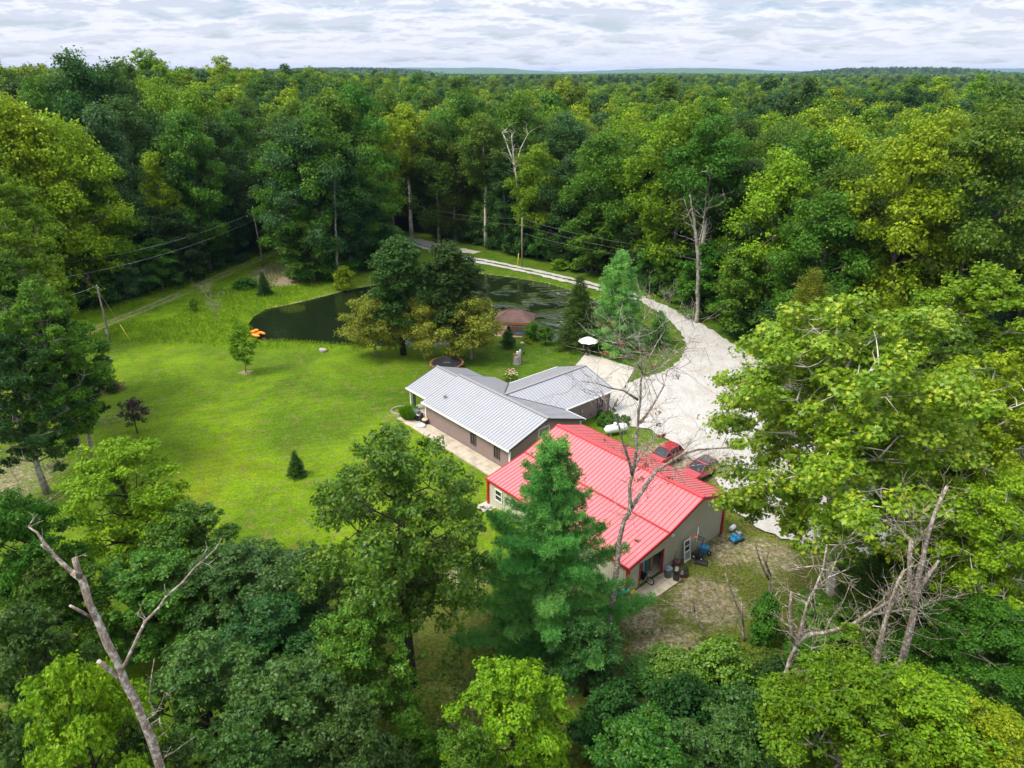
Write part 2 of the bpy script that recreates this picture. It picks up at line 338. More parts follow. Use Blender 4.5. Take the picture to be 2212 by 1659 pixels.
def npmesh(name, V, Fq, mat, attrs=None, smooth=False, k=4):
    me = bpy.data.meshes.new(name); V = np.ascontiguousarray(V, np.float32); Fq = np.ascontiguousarray(Fq, np.int32)
    me.vertices.add(len(V)); me.vertices.foreach_set('co', V.ravel()); me.loops.add(Fq.size)
    me.loops.foreach_set('vertex_index', Fq.ravel()); me.polygons.add(len(Fq))
    me.polygons.foreach_set('loop_start', np.arange(len(Fq), dtype=np.int32) * k)
    me.polygons.foreach_set('loop_total', np.full(len(Fq), k, np.int32))
    if smooth: me.polygons.foreach_set('use_smooth', np.ones(len(Fq), bool))
    for an, (dom, arr) in (attrs or {}).items():
        arr = np.ascontiguousarray(arr, np.float32)
        if arr.ndim == 2: a = me.attributes.new(an, 'FLOAT_COLOR', dom); a.data.foreach_set('color', arr.ravel())
        else: a = me.attributes.new(an, 'FLOAT', dom); a.data.foreach_set('value', arr)
    me.update(calc_edges=True); me.materials.append(mat); return me
sp_ = sdf(pond, X, Y); sl = sdf(lot, X, Y); sw = sdf(clear, X, Y)
nz = vnoise(X, Y, 4, 1) * .6 + vnoise(X, Y, 1.6, 2) * .4
# R bare soil, G forest floor, B unmown lush grass, A gravel scatter
dirt = np.maximum.reduce([ss(1.1 - np.abs(pdist(dirt_track, X, Y) - .8) / 1.0) * (.40 + .22 * vnoise(X, Y, 7, 6)),
    ss(1.5 - np.hypot((X + 46.5) / 1.0, (Y - 146) / 1.6) / 7.5) * .85,
    ss(1 - np.hypot(X + 52, Y - 62) / 14) * .55, ss(1 - np.hypot((X + 50) / 1.2, Y - 76) / 9) * .36,
    ss(1 - np.hypot(X + 36.9, Y - 90.7) / 1.6), ss(1 - np.hypot(X + 9, (Y - 80)) / 6) * .35, ss(1 - np.hypot((X + 14) / 1.5, (Y - 77) / .8) / 5) * .4])
front = np.maximum(ss((52 - Y) / 10) * ss((X + 24) / 14), ss((X - 8) / 4) * ss((72 - Y) / 6))                     # rough ground in front of the garage
dirt = np.maximum(dirt, front * (.02 + .36 * ss((vnoise(X, Y, 3.1, 9) - .45) / .4)))
dirt = np.maximum(dirt, ss(1 - np.hypot(X - 17, Y - 66) / 9) * .8)
dirt = np.maximum(dirt, ss((.7 - np.abs(sp_ - .15)) / .6) * .5 * ss((Y - 116) / 6))
for _gx, _gy, _r in ((1440,1060,3.0),(1240,1260,2.5),(1560,1180,3.0),(1530,1300,3.5),(1450,1400,3.0),(1380,1330,2.2),(1660,1200,3.0),(1010,1240,2.6)):
    g_ = G(_gx, _gy); dirt = np.maximum(dirt, .52 * ss(1.5 - np.hypot(X - g_.x, Y - g_.y) / _r))
forest = ss((sw - 1) / 4); lush = ss(1 - (sp_) / 9) * ss((118 - Y) / 3 + 1) * ss((-X - 12) / 8) + ss((Y - 99 + .10 * (X + 40)) / 4) * ss((-X - 33) / 10)
lush = np.clip(lush, 0, 1) * (1 - dirt * .6)
grav = ss((1.6 - sl - nz * 1.5) / 3.2)
C = np.stack([np.clip(dirt, 0, 1), forest, lush, grav], -1).reshape(-1, 4)
gm, n = newmat('ground_cover'); o_ = n.a('ShaderNodeOutputMaterial'); b = n.a('ShaderNodeBsdfPrincipled')
geo = n.a('ShaderNodeNewGeometry'); pos = geo.outputs['Position']; at = n.a('ShaderNodeAttribute', attribute_name='zone')
sc_ = n.a('ShaderNodeSeparateColor'); n.L(at.outputs['Color'], sc_.inputs[0])
big = n.noise(pos, .055, 4, .6, .5); medn = n.noise(pos, .35, 4, .6); fine = n.noise(pos, 4.5, 5, .75); strand = n.noise(n.mapping(pos, (1, 3.2, 1), (0, 0, .4)), 1.4, 4, .7)
lawn = n.ramp(big, [(.34, (.050, .120, .003)), (.46, (.095, .195, .002)), (.57, (.160, .280, .002)), (.72, (.175, .230, .006))])
lawn = n.mix(n.ramp(medn, [(.42, 0.0), (.72, .55)]), lawn, (.055, .085, .006)); lawn = n.mix(n.ramp(strand, [(.45, 0.0), (.72, .55)]), lawn, (.16, .165, .030))
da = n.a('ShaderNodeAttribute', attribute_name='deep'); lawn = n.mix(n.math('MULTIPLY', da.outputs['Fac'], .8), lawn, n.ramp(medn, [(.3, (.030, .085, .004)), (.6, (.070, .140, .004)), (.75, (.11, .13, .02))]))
sparse = n.noise(pos, .8, 6, .7); lawn = n.mix(n.ramp(sparse, [(.51, 0.0), (.68, .65)]), lawn, (.20, .155, .065))
ra = n.a('ShaderNodeAttribute', attribute_name='rough')
lawn = n.mix(n.math('MULTIPLY', ra.outputs['Fac'], n.ramp(medn, [(.3, .9), (.7, .35)])), lawn, n.mix(n.ramp(fine, [(.35, 0.0), (.65, 1.0)]), (.055, .060, .012), (.155, .125, .050)))
lushc = n.ramp(n.noise(pos, .5, 5, .7), [(.3, (.055, .125, .003)), (.5, (.105, .195, .003)), (.64, (.155, .235, .006)), (.76, (.16, .15, .045))])
c = n.mix(sc_.outputs[2], lawn, lushc)
soil = n.ramp(n.noise(pos, 2.2, 6, .75), [(.3, (.16, .12, .075)), (.5, (.32, .25, .175)), (.68, (.52, .44, .36))])
edgeb = n.math('ADD', n.math('MULTIPLY', n.noise(pos, 1.1, 6, .8), .6), n.math('MULTIPLY', n.noise(pos, 5.0, 4, .8), .4))
def blend(fac, spread=.35):                                # breaks a zone's edge up with noise
    return n.ramp(n.math('ADD', fac, n.math('MULTIPLY', n.math('SUBTRACT', edgeb, .5), 1.6)), [(.5 - spread / 2, 0.0), (.5 + spread / 2, 1.0)])
c = n.mix(blend(sc_.outputs[0]), c, soil)
litter = n.ramp(n.noise(pos, 1.2, 6, .75), [(.35, (.020, .022, .012)), (.55, (.035, .055, .014)), (.75, (.085, .075, .04))])
c = n.mix(blend(sc_.outputs[1], .2), c, litter)
gr = n.ramp(n.noise(pos, 3.5, 6, .8), [(.3, (.30, .25, .19)), (.55, (.52, .46, .39)), (.75, (.66, .62, .57))])
c = n.mix(blend(at.outputs['Alpha'], .3), c, gr)
c = n.mix(n.ramp(fine, [(.35, .7), (.58, 0.0)]), c, n.mix(1.0, c, (.30, .36, .30), 'MULTIPLY'))
spk = n.noise(pos, 1.7, 6, .82); c = n.mix(n.ramp(spk, [(.50, 0.0), (.66, .55)]), c, n.mix(1.0, c, (1.55, 1.30, 1.1), 'MULTIPLY')); c = n.mix(n.ramp(spk, [(.34, .55), (.47, 0.0)]), c, n.mix(1.0, c, (.50, .58, .5), 'MULTIPLY'))
mow = n.a('ShaderNodeTexWave'); mow.inputs['Scale'].default_value = .28; mow.inputs['Distortion'].default_value = 2.5; mow.inputs['Detail'].default_value = 2; n.L(n.mapping(pos, (1, 1, 1), (0, 0, 1.25)), mow.inputs['Vector']); c = n.mix(n.ramp(mow.outputs['Fac'], [(.3, .16), (.7, 0.0)]), c, n.mix(1.0, c, (.6, .7, .6), 'MULTIPLY'))
n.L(c, b.inputs['Base Color']); b.inputs['Roughness'].default_value = .95; b.inputs['Specular IOR Level'].default_value = .1
bp = n.a('ShaderNodeBump'); bp.inputs['Strength'].default_value = .8; bp.inputs['Distance'].default_value = .12
n.L(n.noise(pos, 3.0, 6, .8), bp.inputs['Height']); n.L(bp.outputs[0], b.inputs['Normal']); n.L(b.outputs[0], o_.inputs[0])
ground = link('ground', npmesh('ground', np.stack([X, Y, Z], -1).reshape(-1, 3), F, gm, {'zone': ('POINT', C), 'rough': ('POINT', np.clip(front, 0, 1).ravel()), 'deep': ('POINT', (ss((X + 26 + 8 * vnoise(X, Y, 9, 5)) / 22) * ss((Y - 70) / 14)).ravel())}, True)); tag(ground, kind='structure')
# water
wm, n = newmat('pond_water'); o_ = n.a('ShaderNodeOutputMaterial'); b = n.a('ShaderNodeBsdfPrincipled'); geo = n.a('ShaderNodeNewGeometry')
b.inputs['Base Color'].default_value = (.008, .014, .005, 1); b.inputs['Roughness'].default_value = .03; b.inputs['IOR'].default_value = 1.75
bp = n.a('ShaderNodeBump'); bp.inputs['Strength'].default_value = 1.0; bp.inputs['Distance'].default_value = 1.1
wv = n.mapping(geo.outputs['Position'], (1, 2.2, 1)); sx_ = n.a('ShaderNodeSeparateXYZ'); n.L(geo.outputs['Position'], sx_.inputs[0])
wsum = n.math('MULTIPLY', n.noise(wv, .55, 3, .5, .8), n.ramp(n.math('ADD', n.math('MULTIPLY', sx_.outputs[0], .012), n.noise(geo.outputs['Position'], .20, 2, .5)), [(.48, .05), (.80, 1.0)]))
n.L(wsum, bp.inputs['Height']); n.L(bp.outputs[0], b.inputs['Normal'])
n.L(b.outputs[0], o_.inputs[0])
ctr = pond.mean(0); outl = []
pp = pond.copy(); nrm = []
for i in range(len(pp)):
    t = pp[(i + 1) % len(pp)] - pp[i - 1]; t /= np.hypot(*t); nrm.append((t[1], -t[0]))
sgn = 1 if sdf(pond, np.array([pp[3][0] + nrm[3][0]]), np.array([pp[3][1] + nrm[3][1]]))[0] > 0 else -1
m_ = MB(); pw = [(pp[i][0] + sgn * nrm[i][0] * .8, pp[i][1] + sgn * nrm[i][1] * .8, WZ) for i in range(len(pp))]
me = bpy.data.meshes.new('water'); me.from_pydata(pw, [], [tuple(range(len(pw)))]); me.materials.append(wm)
if me.polygons[0].normal.z < 0: me.flip_normals()
tag(link('water', me), kind='structure')
# gravel
gvm, n = newmat('white_gravel'); o_ = n.a('ShaderNodeOutputMaterial'); b = n.a('ShaderNodeBsdfPrincipled'); geo = n.a('ShaderNodeNewGeometry'); pos = geo.outputs['Position']
c = n.ramp(n.noise(pos, 6.0, 8, .85), [(.3, (.24, .228, .218)), (.5, (.42, .405, .395)), (.7, (.59, .575, .57))])
c = n.mix(n.ramp(n.noise(pos, .22, 5, .7, .6), [(.46, 0.0), (.68, .6)]), c, (.33, .28, .22))
c = n.mix(n.ramp(n.noise(pos, 1.5, 6, .8), [(.60, 0.0), (.72, .6)]), c, (.20, .19, .10))
c = n.mix(n.ramp(n.noise(n.mapping(pos, (.8, .13, 1), (0, 0, -.35)), 1.0, 4, .6, .8), [(.50, 0.0), (.66, .45)]), c, (.30, .27, .235))
n.L(c, b.inputs['Base Color']); b.inputs['Roughness'].default_value = .95; b.inputs['Specular IOR Level'].default_value = .1
bp = n.a('ShaderNodeBump'); bp.inputs['Strength'].default_value = .7; bp.inputs['Distance'].default_value = .05
n.L(n.noise(pos, 5, 6, .8), bp.inputs['Height']); n.L(bp.outputs[0], b.inputs['Normal']); n.L(b.outputs[0], o_.inputs[0])
def ribbon(mb, line, off, w, seed, zoff=.05, jag=.25):
    P = [Vector((x, y)) for x, y in line]; D = []; 
    for a, b_ in zip(P[:-1], P[1:]):
        k = max(2, int((b_ - a).length / .8)); D += [a.lerp(b_, i / k) for i in range(k)]
    D.append(P[-1]); 
    for _ in range(12): D = [D[0]] + [(D[i - 1] + D[i] * 2 + D[i + 1]) / 4 for i in range(1, len(D) - 1)] + [D[-1]]
    r = random.Random(seed); vs = []
    for i, p in enumerate(D):
        t = (D[min(i + 1, len(D) - 1)] - D[max(i - 1, 0)]).normalized(); nn = Vector((-t.y, t.x))
        for sgn_ in (-1, 0, 1):
            q = p + nn * (off + sgn_ * (w / 2 + (r.uniform(-jag, jag) if sgn_ else 0))); vs.append((q.x, q.y, gz(q.x, q.y) + zoff + .08))
    fs = []
    for i in range(len(D) - 1):
        for k in (0, 1): a = i * 3 + k; fs.append((a, a + 3, a + 4, a + 1))
    mb.add(vs, fs)
m_ = MB(); ribbon(m_, drive_line, -1.0, 1.35, 1); ribbon(m_, drive_line, 1.0, 1.35, 2); 
# the wide turning area, edge broken up
LP = []
for i in range(len(lot)):
    a = lot[i]; b2 = lot[(i + 1) % len(lot)]; k = max(1, int(np.hypot(*(b2 - a)) / .7))
    for j in range(k): LP.append(a + (b2 - a) * j / k)
LP = np.array(LP)
for _ in range(6): LP = (np.roll(LP, 1, 0) + 2 * LP + np.roll(LP, -1, 0)) / 4
LP = LP + (rs.rand(*LP.shape) - .5) * .55
m_.add([(p[0], p[1], .125) for p in LP], [tuple(range(len(LP)))])
tag(m_.build('gravel_driveway', gvm), kind='structure')
m_ = MB(); ribbon(m_, old_lane, 0, 3.0, 4, .02, .4); ribbon(m_, far_lane, 0, 2.6, 5, .05, .3)
lanem = plain('pale_lane', (.40, .36, .31), .95, var=.3, scale=1.5); tag(m_.build('old_lane', lanem), kind='structure')
# ------------------------------------------------------------------ foliage geometry
def unit(a): return a / np.maximum(1e-9, np.linalg.norm(a, axis=-1, keepdims=True))
def kites(C, Nn, T, L, W, fold=.12):
    """one small folded leaf per centre: tip, two sides, stem"""
    T = unit(T - Nn * (T * Nn).sum(-1, keepdims=True)); B = np.cross(Nn, T); L = L[:, None]; W = W[:, None]
    V = np.stack([C - T * L * .5, C + B * W * .5 + T * L * .05 + Nn * W * fold, C + T * L * .5, C - B * W * .5 + T * L * .05 + Nn * W * fold], 1)
    return V.reshape(-1, 3), np.arange(len(C) * 4).reshape(-1, 4)
LOBE = np.array([(-.5, 0), (-.16, .10), (-.14, .30), (.06, .13), (.16, .34), (.24, .12), (.5, 0), (.24, -.12), (.16, -.34), (.06, -.13), (-.14, -.30), (-.16, -.10)])
def lobed(C, Nn, T, L, W):
    T = unit(T - Nn * (T * Nn).sum(-1, keepdims=True)); B = np.cross(Nn, T)
    V = C[:, None] + T[:, None] * (LOBE[None, :, :1] * L[:, None, None]) + B[:, None] * (LOBE[None, :, 1:] * W[:, None, None] * 1.5) + Nn[:, None] * (np.abs(LOBE[None, :, 1:]) * W[:, None, None] * .3)
    return V.reshape(-1, 3), np.arange(len(C) * 12).reshape(-1, 12)
def leafy(r, clumps, n, size, shape='kite', twigs=14, aspect=.62, tight=.20, flat=.75, up=.5, curl=.9):
    """clumps: (x, y, z, radius). Twigs are scattered through each clump, leaves round each twig."""
    cl = np.array(clumps); w = cl[:, 3] ** 2; k = r.choice(len(cl), size=max(len(cl), n // 12), p=w / w.sum())
    d = unit(r.randn(len(k), 3)); rr = cl[k, 3] * (.35 + .65 * r.rand(len(k)) ** .5)
    tw = cl[k, :3] + d * rr[:, None] * np.array([1, 1, flat])
    j = r.randint(0, len(k), n); C = tw[j] + r.randn(n, 3) * (cl[k[j], 3] * tight)[:, None] * np.array([1, 1, .7])
    Nn = unit(d[j] * .6 + np.array([0, 0, up]) + r.randn(n, 3) * .55 * curl); T = r.randn(n, 3) + d[j] * .5 - np.array([0, 0, .3])
    L = size * (.5 + .95 * r.rand(n)); 
    rnd = np.clip(.5 * r.rand(n) + .35 * r.rand(len(k))[j] + .15 * r.rand(len(cl))[k[j]], 0, 1)
    V, Fq = (lobed if shape == 'lobe' else kites)(C, Nn, T, L, L * aspect); return V, Fq, rnd
def blades(P, D, L, W, r):
    n = len(P); T = unit(D); Nn = unit(np.cross(T, r.randn(n, 3))); return kites(P + T * L[:, None] * .5, Nn, T, L, W, 0.0)
def crown_mesh(name, V, Fq, rnd, mat): return npmesh(name, V, Fq, mat, {'rnd': ('FACE', rnd)}, k=Fq.shape[1])
def curve(a, b, sag, r, k=5, wob=.05):
    a = Vector(a); b = Vector(b); L = (b - a).length; o = []
    for i in range(k + 1):
        t = i / k; p = a.lerp(b, t) + Vector((0, 0, sag * L * 4 * t * (1 - t)))
        if 0 < i < k: p += Vector((r.uniform(-1, 1), r.uniform(-1, 1), r.uniform(-1, 1))) * L * wob
        o.append(p)
    return o
PROF = {'round': lambda t: math.sqrt(max(.02, 1 - (1.75 * t - .75) ** 2)) if t > .1 else .72 + t, 'oval': lambda t: math.sin(math.pi * (.13 + .80 * t)) ** .8,
        'column': lambda t: (1 - t ** 4) ** .5 * min(1, .65 + 2 * t), 'spread': lambda t: min(1, .45 + 1.1 * t) * (1 - t ** 5), 'cone': lambda t: (1.02 - t) ** .7,
        'vase': lambda t: .35 + .65 * math.sin(math.pi * min(1, .1 + t * .85))}
def broadleaf(seed, H, R, base, prof='round', limbs=16, n=9000, size=.5, shape='kite', crf=.24, trunk=None, twig=True, subs=3, tight=.20, aspect=.62, mat='mid', bark='bark', segs=7, flat=.75, up=.5):
    r = random.Random(seed); rn = np.random.RandomState(seed); tb = MB(); tr = trunk or H * .013 + .06
    top = H * .93; tp = [Vector((0, 0, -.4))]
    for i in range(1, 7): tp.append(Vector((r.uniform(-1, 1) * .012 * H, r.uniform(-1, 1) * .012 * H, top * i / 6)))
    def trunk_at(z):
        u = max(0, min(.999, z / top)) * 6; i = int(u); return tp[i].lerp(tp[i + 1], u - i)
    tb.tube(tp, [tr * 1.35, tr * .95, tr * .8, tr * .62, tr * .45, tr * .28, tr * .08], segs)
    cl = [(*trunk_at(H * .93), R * crf * 1.1), (*trunk_at(H * .84), R * crf * 1.2)]
    for i in range(limbs):
        t = ((i + .5) / limbs) ** .85; zt = base + (H * .9 - base) * t; az = i * 2.399963 + r.uniform(-.4, .4)
        ln = R * PROF[prof](t) * r.uniform(.72, 1.08); el = rad(8 + 50 * t + r.uniform(-10, 14)); rc = R * crf * r.uniform(.75, 1.3)
        ln = max(.2 * R, ln - rc * .45)
        end = Vector((math.cos(az) * ln, math.sin(az) * ln, min(zt, H * .97)))
        z0 = max(base * .55, zt - ln * math.tan(el) * .75); a = trunk_at(z0); P = curve(a, end, .04, r)
        rr = tr * .42 * (1 - .45 * t); tb.tube(P, [rr, rr * .8, rr * .62, rr * .45, rr * .3, rr * .12], max(4, segs - 3), cap=False)
        cl.append((end.x, end.y, end.z, rc))
        for s in range(subs):
            q = P[2 + s % 3]; d = Vector((r.gauss(0, 1), r.gauss(0, 1), r.gauss(.25, .55))).normalized(); e = q + d * R * r.uniform(.2, .42)
            if e.z > H: e.z = H * .97
            cl.append((e.x, e.y, e.z, R * crf * r.uniform(.55, 1.0)))
            if twig: tb.tube(curve(q, e, .03, r, 3), [rr * .45, rr * .3, rr * .2, rr * .07], 4, cap=False)
    V, Fq, rnd = leafy(rn, cl, n, size, shape, tight=tight, aspect=aspect, flat=flat, up=up)
    o = tb.build('trunk', M[bark]); tm = o.data; bpy.data.objects.remove(o)
    return tm, crown_mesh('crown', V, Fq, rnd, LM[mat])
def conifer(seed, H, R, base, whorls=22, per=6, n=9000, L=.5, W=.12, droop=.12, mat='spruce', bark='bark', power=.8, tuft=0, trunk=None, jitter=.25, tipup=0.0, sprd=.045):
    r = random.Random(seed); rn = np.random.RandomState(seed); tb = MB(); tr = trunk or H * .014 + .05
    tb.tube([(0, 0, -.4), (r.uniform(-.1, .1), r.uniform(-.1, .1), H * .5), (0, 0, H)], [tr * 1.3, tr * .7, tr * .08], 7)
    segs_ = []
    for w in range(whorls):
        t = w / (whorls - 1); z0 = base + (H * .985 - base) * t
        for k in range(per):
            az = w * 1.1 + k * 2 * math.pi / per + r.uniform(-.35, .35); ln = max(.12 * R, R * (1 - t) ** power * r.uniform(1 - jitter, 1.08))
            up_ = (.55 * t - droop) * ln; e = Vector((math.cos(az) * ln, math.sin(az) * ln, z0 + up_ + r.uniform(-.2, .2))); a = Vector((0, 0, z0))
            mid = a.lerp(e, .55) + Vector((0, 0, -tipup * ln)); P = [a, mid, e]; rr = tr * .22 * (1 - t * .7)
            tb.tube(P, [rr, rr * .6, rr * .15], 4, cap=False); segs_.append((a, mid, e, ln))
    lens = np.array([s[3] for s in segs_]); A = np.array([s[0] for s in segs_]); Mi = np.array([s[1] for s in segs_]); E_ = np.array([s[2] for s in segs_])
    nt = n if not tuft else n // tuft; k = rn.choice(len(lens), nt, p=lens / lens.sum()); u = .12 + .88 * rn.rand(nt) ** .75
    P = np.where((u < .55)[:, None], A[k] + (Mi[k] - A[k]) * (u / .55)[:, None], Mi[k] + (E_[k] - Mi[k]) * ((u - .55) / .45)[:, None])
    ax = unit(E_[k] - A[k]); side = unit(np.cross(ax, np.array([0, 0, 1.0]))) * np.sign(rn.randn(nt))[:, None]
    spread = (lens[k] * .30 * (1.12 - u))[:, None] * rn.rand(nt)[:, None]
    P = P + side * spread + rn.randn(nt, 3) * sprd * R * np.array([1, 1, .8]); cr = rn.rand(len(lens))
    if tuft:
        P = np.repeat(P, tuft, 0); D = np.repeat(unit(ax * .8 + side * .4 + np.array([0, 0, .45])), tuft, 0) * .55 + unit(rn.randn(len(P), 3))
        rb = np.repeat(.6 * cr[k] + .4 * rn.rand(nt), tuft)
    else: D = ax * .8 + side * .8 + rn.randn(nt, 3) * .35 + np.array([0, 0, -.15]); rb = .5 * cr[k] + .5 * rn.rand(nt)
    V, Fq = blades(P, D, L * (.7 + .6 * rn.rand(len(P))), np.full(len(P), W), rn)
    o = tb.build('trunk', M[bark]); tm = o.data; bpy.data.objects.remove(o)
    return tm, crown_mesh('crown', V, Fq, np.clip(rb, 0, 1), LM[mat])
def put(kind, label, meshes, x, y, s=1.0, sxy=None, rz=0.0, mat=None, group=None, cat='tree', lean=(0, 0), z=None, bark=None):
    o = thing(kind, label, cat, (x, y, gz(x, y) if z is None else z), rz, group); k = sxy or s; o.scale = (k, k, s)
    o.rotation_euler = (lean[0], lean[1], rz)
    for nm, me in zip(('trunk', 'crown'), meshes):
        c = link(nm, me, o); m2 = LM.get(mat) if nm == 'crown' else (M[bark] if bark else None)
        if m2: c.material_slots[0].link = 'OBJECT'; c.material_slots[0].material = m2
    return o
# ------------------------------------------------------------------ kinds of forest tree (unit: metres, about 27 m tall)
K = {}
SPEC = [('round', 27, 7.4, 5, 18), ('spread', 28, 8.0, 8, 16), ('oval', 29, 6.4, 4, 18), ('round', 26, 7.6, 4, 16), ('oval', 30, 7.0, 6, 18), ('column', 27, 5.4, 4, 20), ('vase', 27, 7.4, 6, 16), ('spread', 26, 7.2, 5, 14), ('round', 29, 6.8, 7, 20)]
for i, (p, H, R, bs, nl) in enumerate(SPEC):
    K['m%d' % i] = broadleaf(100 + i, H, R, bs, p, nl, 27000, .38, crf=.29 if i % 3 else .25, subs=3 + i % 2, bark='barkgrey' if i % 2 else 'bark', segs=6, tight=.21, flat=.7)
K['h0'] = broadleaf(150, 29, 7.2, 15, 'spread', 16, 24000, .38, crf=.24, bark='barkwhite', segs=7, tight=.21, trunk=.42)
for i in range(3): K['f%d' % i] = broadleaf(200 + i, 27, 6.6, 8, ['round', 'oval', 'spread'][i], 14, 8000, .60, crf=.30, segs=4, twig=False)
for i in range(2): K['u%d' % i] = broadleaf(300 + i, 10, 3.6, .6, ['oval', 'round'][i], 20, 16000, .28, crf=.27, segs=5, flat=.45, up=1.0)
tag_words = {'dark': 'dark green', 'mid': 'mid green', 'bright': 'bright green', 'yellow': 'yellow-green', 'olive': 'olive green', 'teal': 'blue-green', 'oak': 'deep green'}
forest = []      # (x, y, height, widthscale, kind, mat, row)
def ft(px, py, top, kind, mat, wide=1.0, Y=None):
    """a tree whose foot shows at a photo point (or would, without what hides it), top reaching photo row top"""
    g = G(px, py); x, y = g.x, g.y
    for _ in range(4):
        zg = gz(x, y); g = G(px, py, zg); x, y = g.x, g.y
    ang = PITCH - math.atan((829.5 - top) / FPX); forest.append([x, y, CAMH - y * math.tan(ang) - zg, wide, kind, mat, 0])
# front rows traced from the photograph
for a in [(636,604,290,'m2','mid',.95),(676,606,245,'m3','teal',.95),(760,592,300,'m5','dark',1.0),(705,600,215,'m0','mid',1.0),(815,575,300,'m2','mid',.9),(30,690,175,'m1','bright',1.1),(118,672,185,'m0','yellow',1.05),(205,660,232,'m3','yellow',1.15),(265,640,300,'m2','bright',.9),(290,622,210,'m5','teal',1.0),
          (378,600,318,'m5','yellow',.62),(330,585,190,'m2','dark',1.0),(420,580,250,'m3','dark',1.0),(455,590,215,'m2','mid',.95),(505,560,240,'m0','dark',.9),(540,530,225,'m4','mid',.9),
          (470,520,175,'m0','bright',1.1),(560,480,200,'m3','mid',1.1),(250,560,95,'m4','dark',1.0),(320,545,120,'m0','dark',.9),(170,560,150,'m3','mid',1.0),(400,500,160,'m1','bright',1),
          (650,590,235,'m0','dark',.9),(672,560,205,'m4','mid',.9),(700,575,255,'m5','teal',1.0),(745,560,180,'m0','olive',1.1),(790,545,170,'m3','mid',1.1),(828,545,260,'m2','bright',.75),
          (890,515,215,'h0','yellow',1.25),(850,500,180,'m3','olive',1.0),(948,520,250,'m3','mid',.9),(985,520,300,'m5','olive',1),(1050,536,240,'h0','olive',.85),(1015,500,180,'m0','mid',1),
          (1120,520,190,'m4','mid',1.0),(1090,545,330,'m5','dark',.9),(1160,560,300,'m6','bright',.8),(1195,545,260,'m0','dark',1),(1230,572,330,'m3','dark',.9),(1290,590,270,'m0','mid',1.1),
          (1325,560,250,'m1','bright',1.0),(1375,600,330,'m5','dark',1.),(1410,610,240,'m0','bright',.95),(1505,672,235,'h0','mid',1.25),(1450,630,215,'m3','bright',1.1),(1540,640,260,'m0','olive',1.0),
          (1590,690,330,'m6','dark',1.0),(1640,715,310,'m3','bright',1.05),(1620,640,265,'m0','mid',1.0),(1700,690,270,'m3','mid',1.2),(1745,640,330,'m2','bright',1.),(1800,700,380,'m5','mid',1.0),
          (1770,620,250,'m1','yellow',1.1),(1850,680,300,'m0','olive',1.1),(1905,730,400,'m3','dark',1.),(1960,700,360,'m1','oak',1.1),(1900,620,240,'m4','bright',1.1),(2010,650,280,'m0','olive',1.2),
          (2060,750,420,'m3','teal',1.1),(2130,740,380,'m1','oak',1.2),(2100,650,270,'m3','mid',1.1),(2190,700,330,'m0','olive',1.1),(2240,760,400,'m3','dark',1.1),(2200,620,250,'m2','mid',1.1),
          (2300,700,300,'m1','mid',1.1),(1975,590,225,'m3','yellow',1.1),(1660,590,245,'m1','olive',1.0),(1560,560,235,'m3','dark',1.0)]:
    ft(*a)
occ = [(f[0], f[1]) for f in forest]
def ok(x, y, d):
    return all((x - a) ** 2 + (y - b_) ** 2 > d * d for a, b_ in occ)
r = random.Random(5)
cand = []
for k in range(9000):
    Yd = r.uniform(95, 330); x = r.uniform(-.80, .80) * Yd
    if sdf(clear, np.array([x]), np.array([Yd]))[0] < 5: continue
    cand.append((math.hypot(x, Yd), x, Yd))
cand.sort()
mats_ = ['dark', 'dark', 'mid', 'mid', 'bright', 'olive', 'olive', 'teal', 'teal', 'yellow', 'bright', 'mid']
for d, x, yy in cand:
    if len(forest) >= 222: break
    if ok(x, yy, 7.6 if d < 230 else 8.6):
        far_ = len(forest) > 180; h = r.uniform(24, 31) * (1.16 if r.random() < .05 else 1)
        forest.append([x, yy, h, r.uniform(.92, 1.2), ('f%d' % r.randint(0, 2)) if far_ else 'm%d' % r.randint(0, 8), r.choice(mats_), 0]); occ.append((x, yy))
DMAX = max(math.hypot(f[0], f[1]) for f in forest)
ORD = ['first', 'second', 'third', 'fourth', 'fifth', 'sixth', 'seventh', 'eighth', 'ninth', 'tenth', 'eleventh', 'twelfth', 'thirteenth', 'fourteenth', 'fifteenth', 'sixteenth', 'seventeenth', 'eighteenth', 'nineteenth', 'twentieth']
def nth(i):
    if i < 20: return ORD[i]
    t, u = divmod(i + 1, 10); T_ = {2: 'twenty', 3: 'thirty', 4: 'forty', 5: 'fifty', 6: 'sixty'}[t]
    return (T_[:-1] + 'ieth') if u == 0 else T_ + '-' + ORD[u - 1]
Hk = {'m%d' % i: s[1] for i, s in enumerate(SPEC)}; Hk['h0'] = 29; Hk.update({'f%d' % i: 27 for i in range(3)})
def region(px):
    return 'left of the pond' if px < 600 else 'behind the pond' if px < 930 else 'behind the gravel driveway' if px < 1500 else 'right of the driveway bend'
byr = {}
for f in forest:
    px = proj(f[0], f[1], 20)[0]; de = sdf(clear, np.array([f[0]]), np.array([f[1]]))[0]; row = min(7, int(de / 13)); byr.setdefault((region(px), row), []).append((px, f))
ROW = ['front row', 'second row', 'third row', 'fourth row', 'fifth row', 'sixth row', 'seventh row', 'last rows']
for (rg, row), L_ in byr.items():
    L_.sort(key=lambda q: q[0]); cnt = {}
    for q, (px, f) in enumerate(L_):
        w = tag_words[f[5]]; k = cnt.get(w, 0); cnt[w] = k + 1
        lb = '%s %s tree, %s %s' % (nth(k), w, ROW[row], rg)
        put('forest_tree', lb, K[f[4]], f[0], f[1], f[2] / Hk[f[4]], f[2] / Hk[f[4]] * .55 + .45 * f[3] * 1.0 if f[4][0] in 'mh' else f[3] * 1.1, r.uniform(0, 6.28), f[5], 'trees of the woods around the clearing')
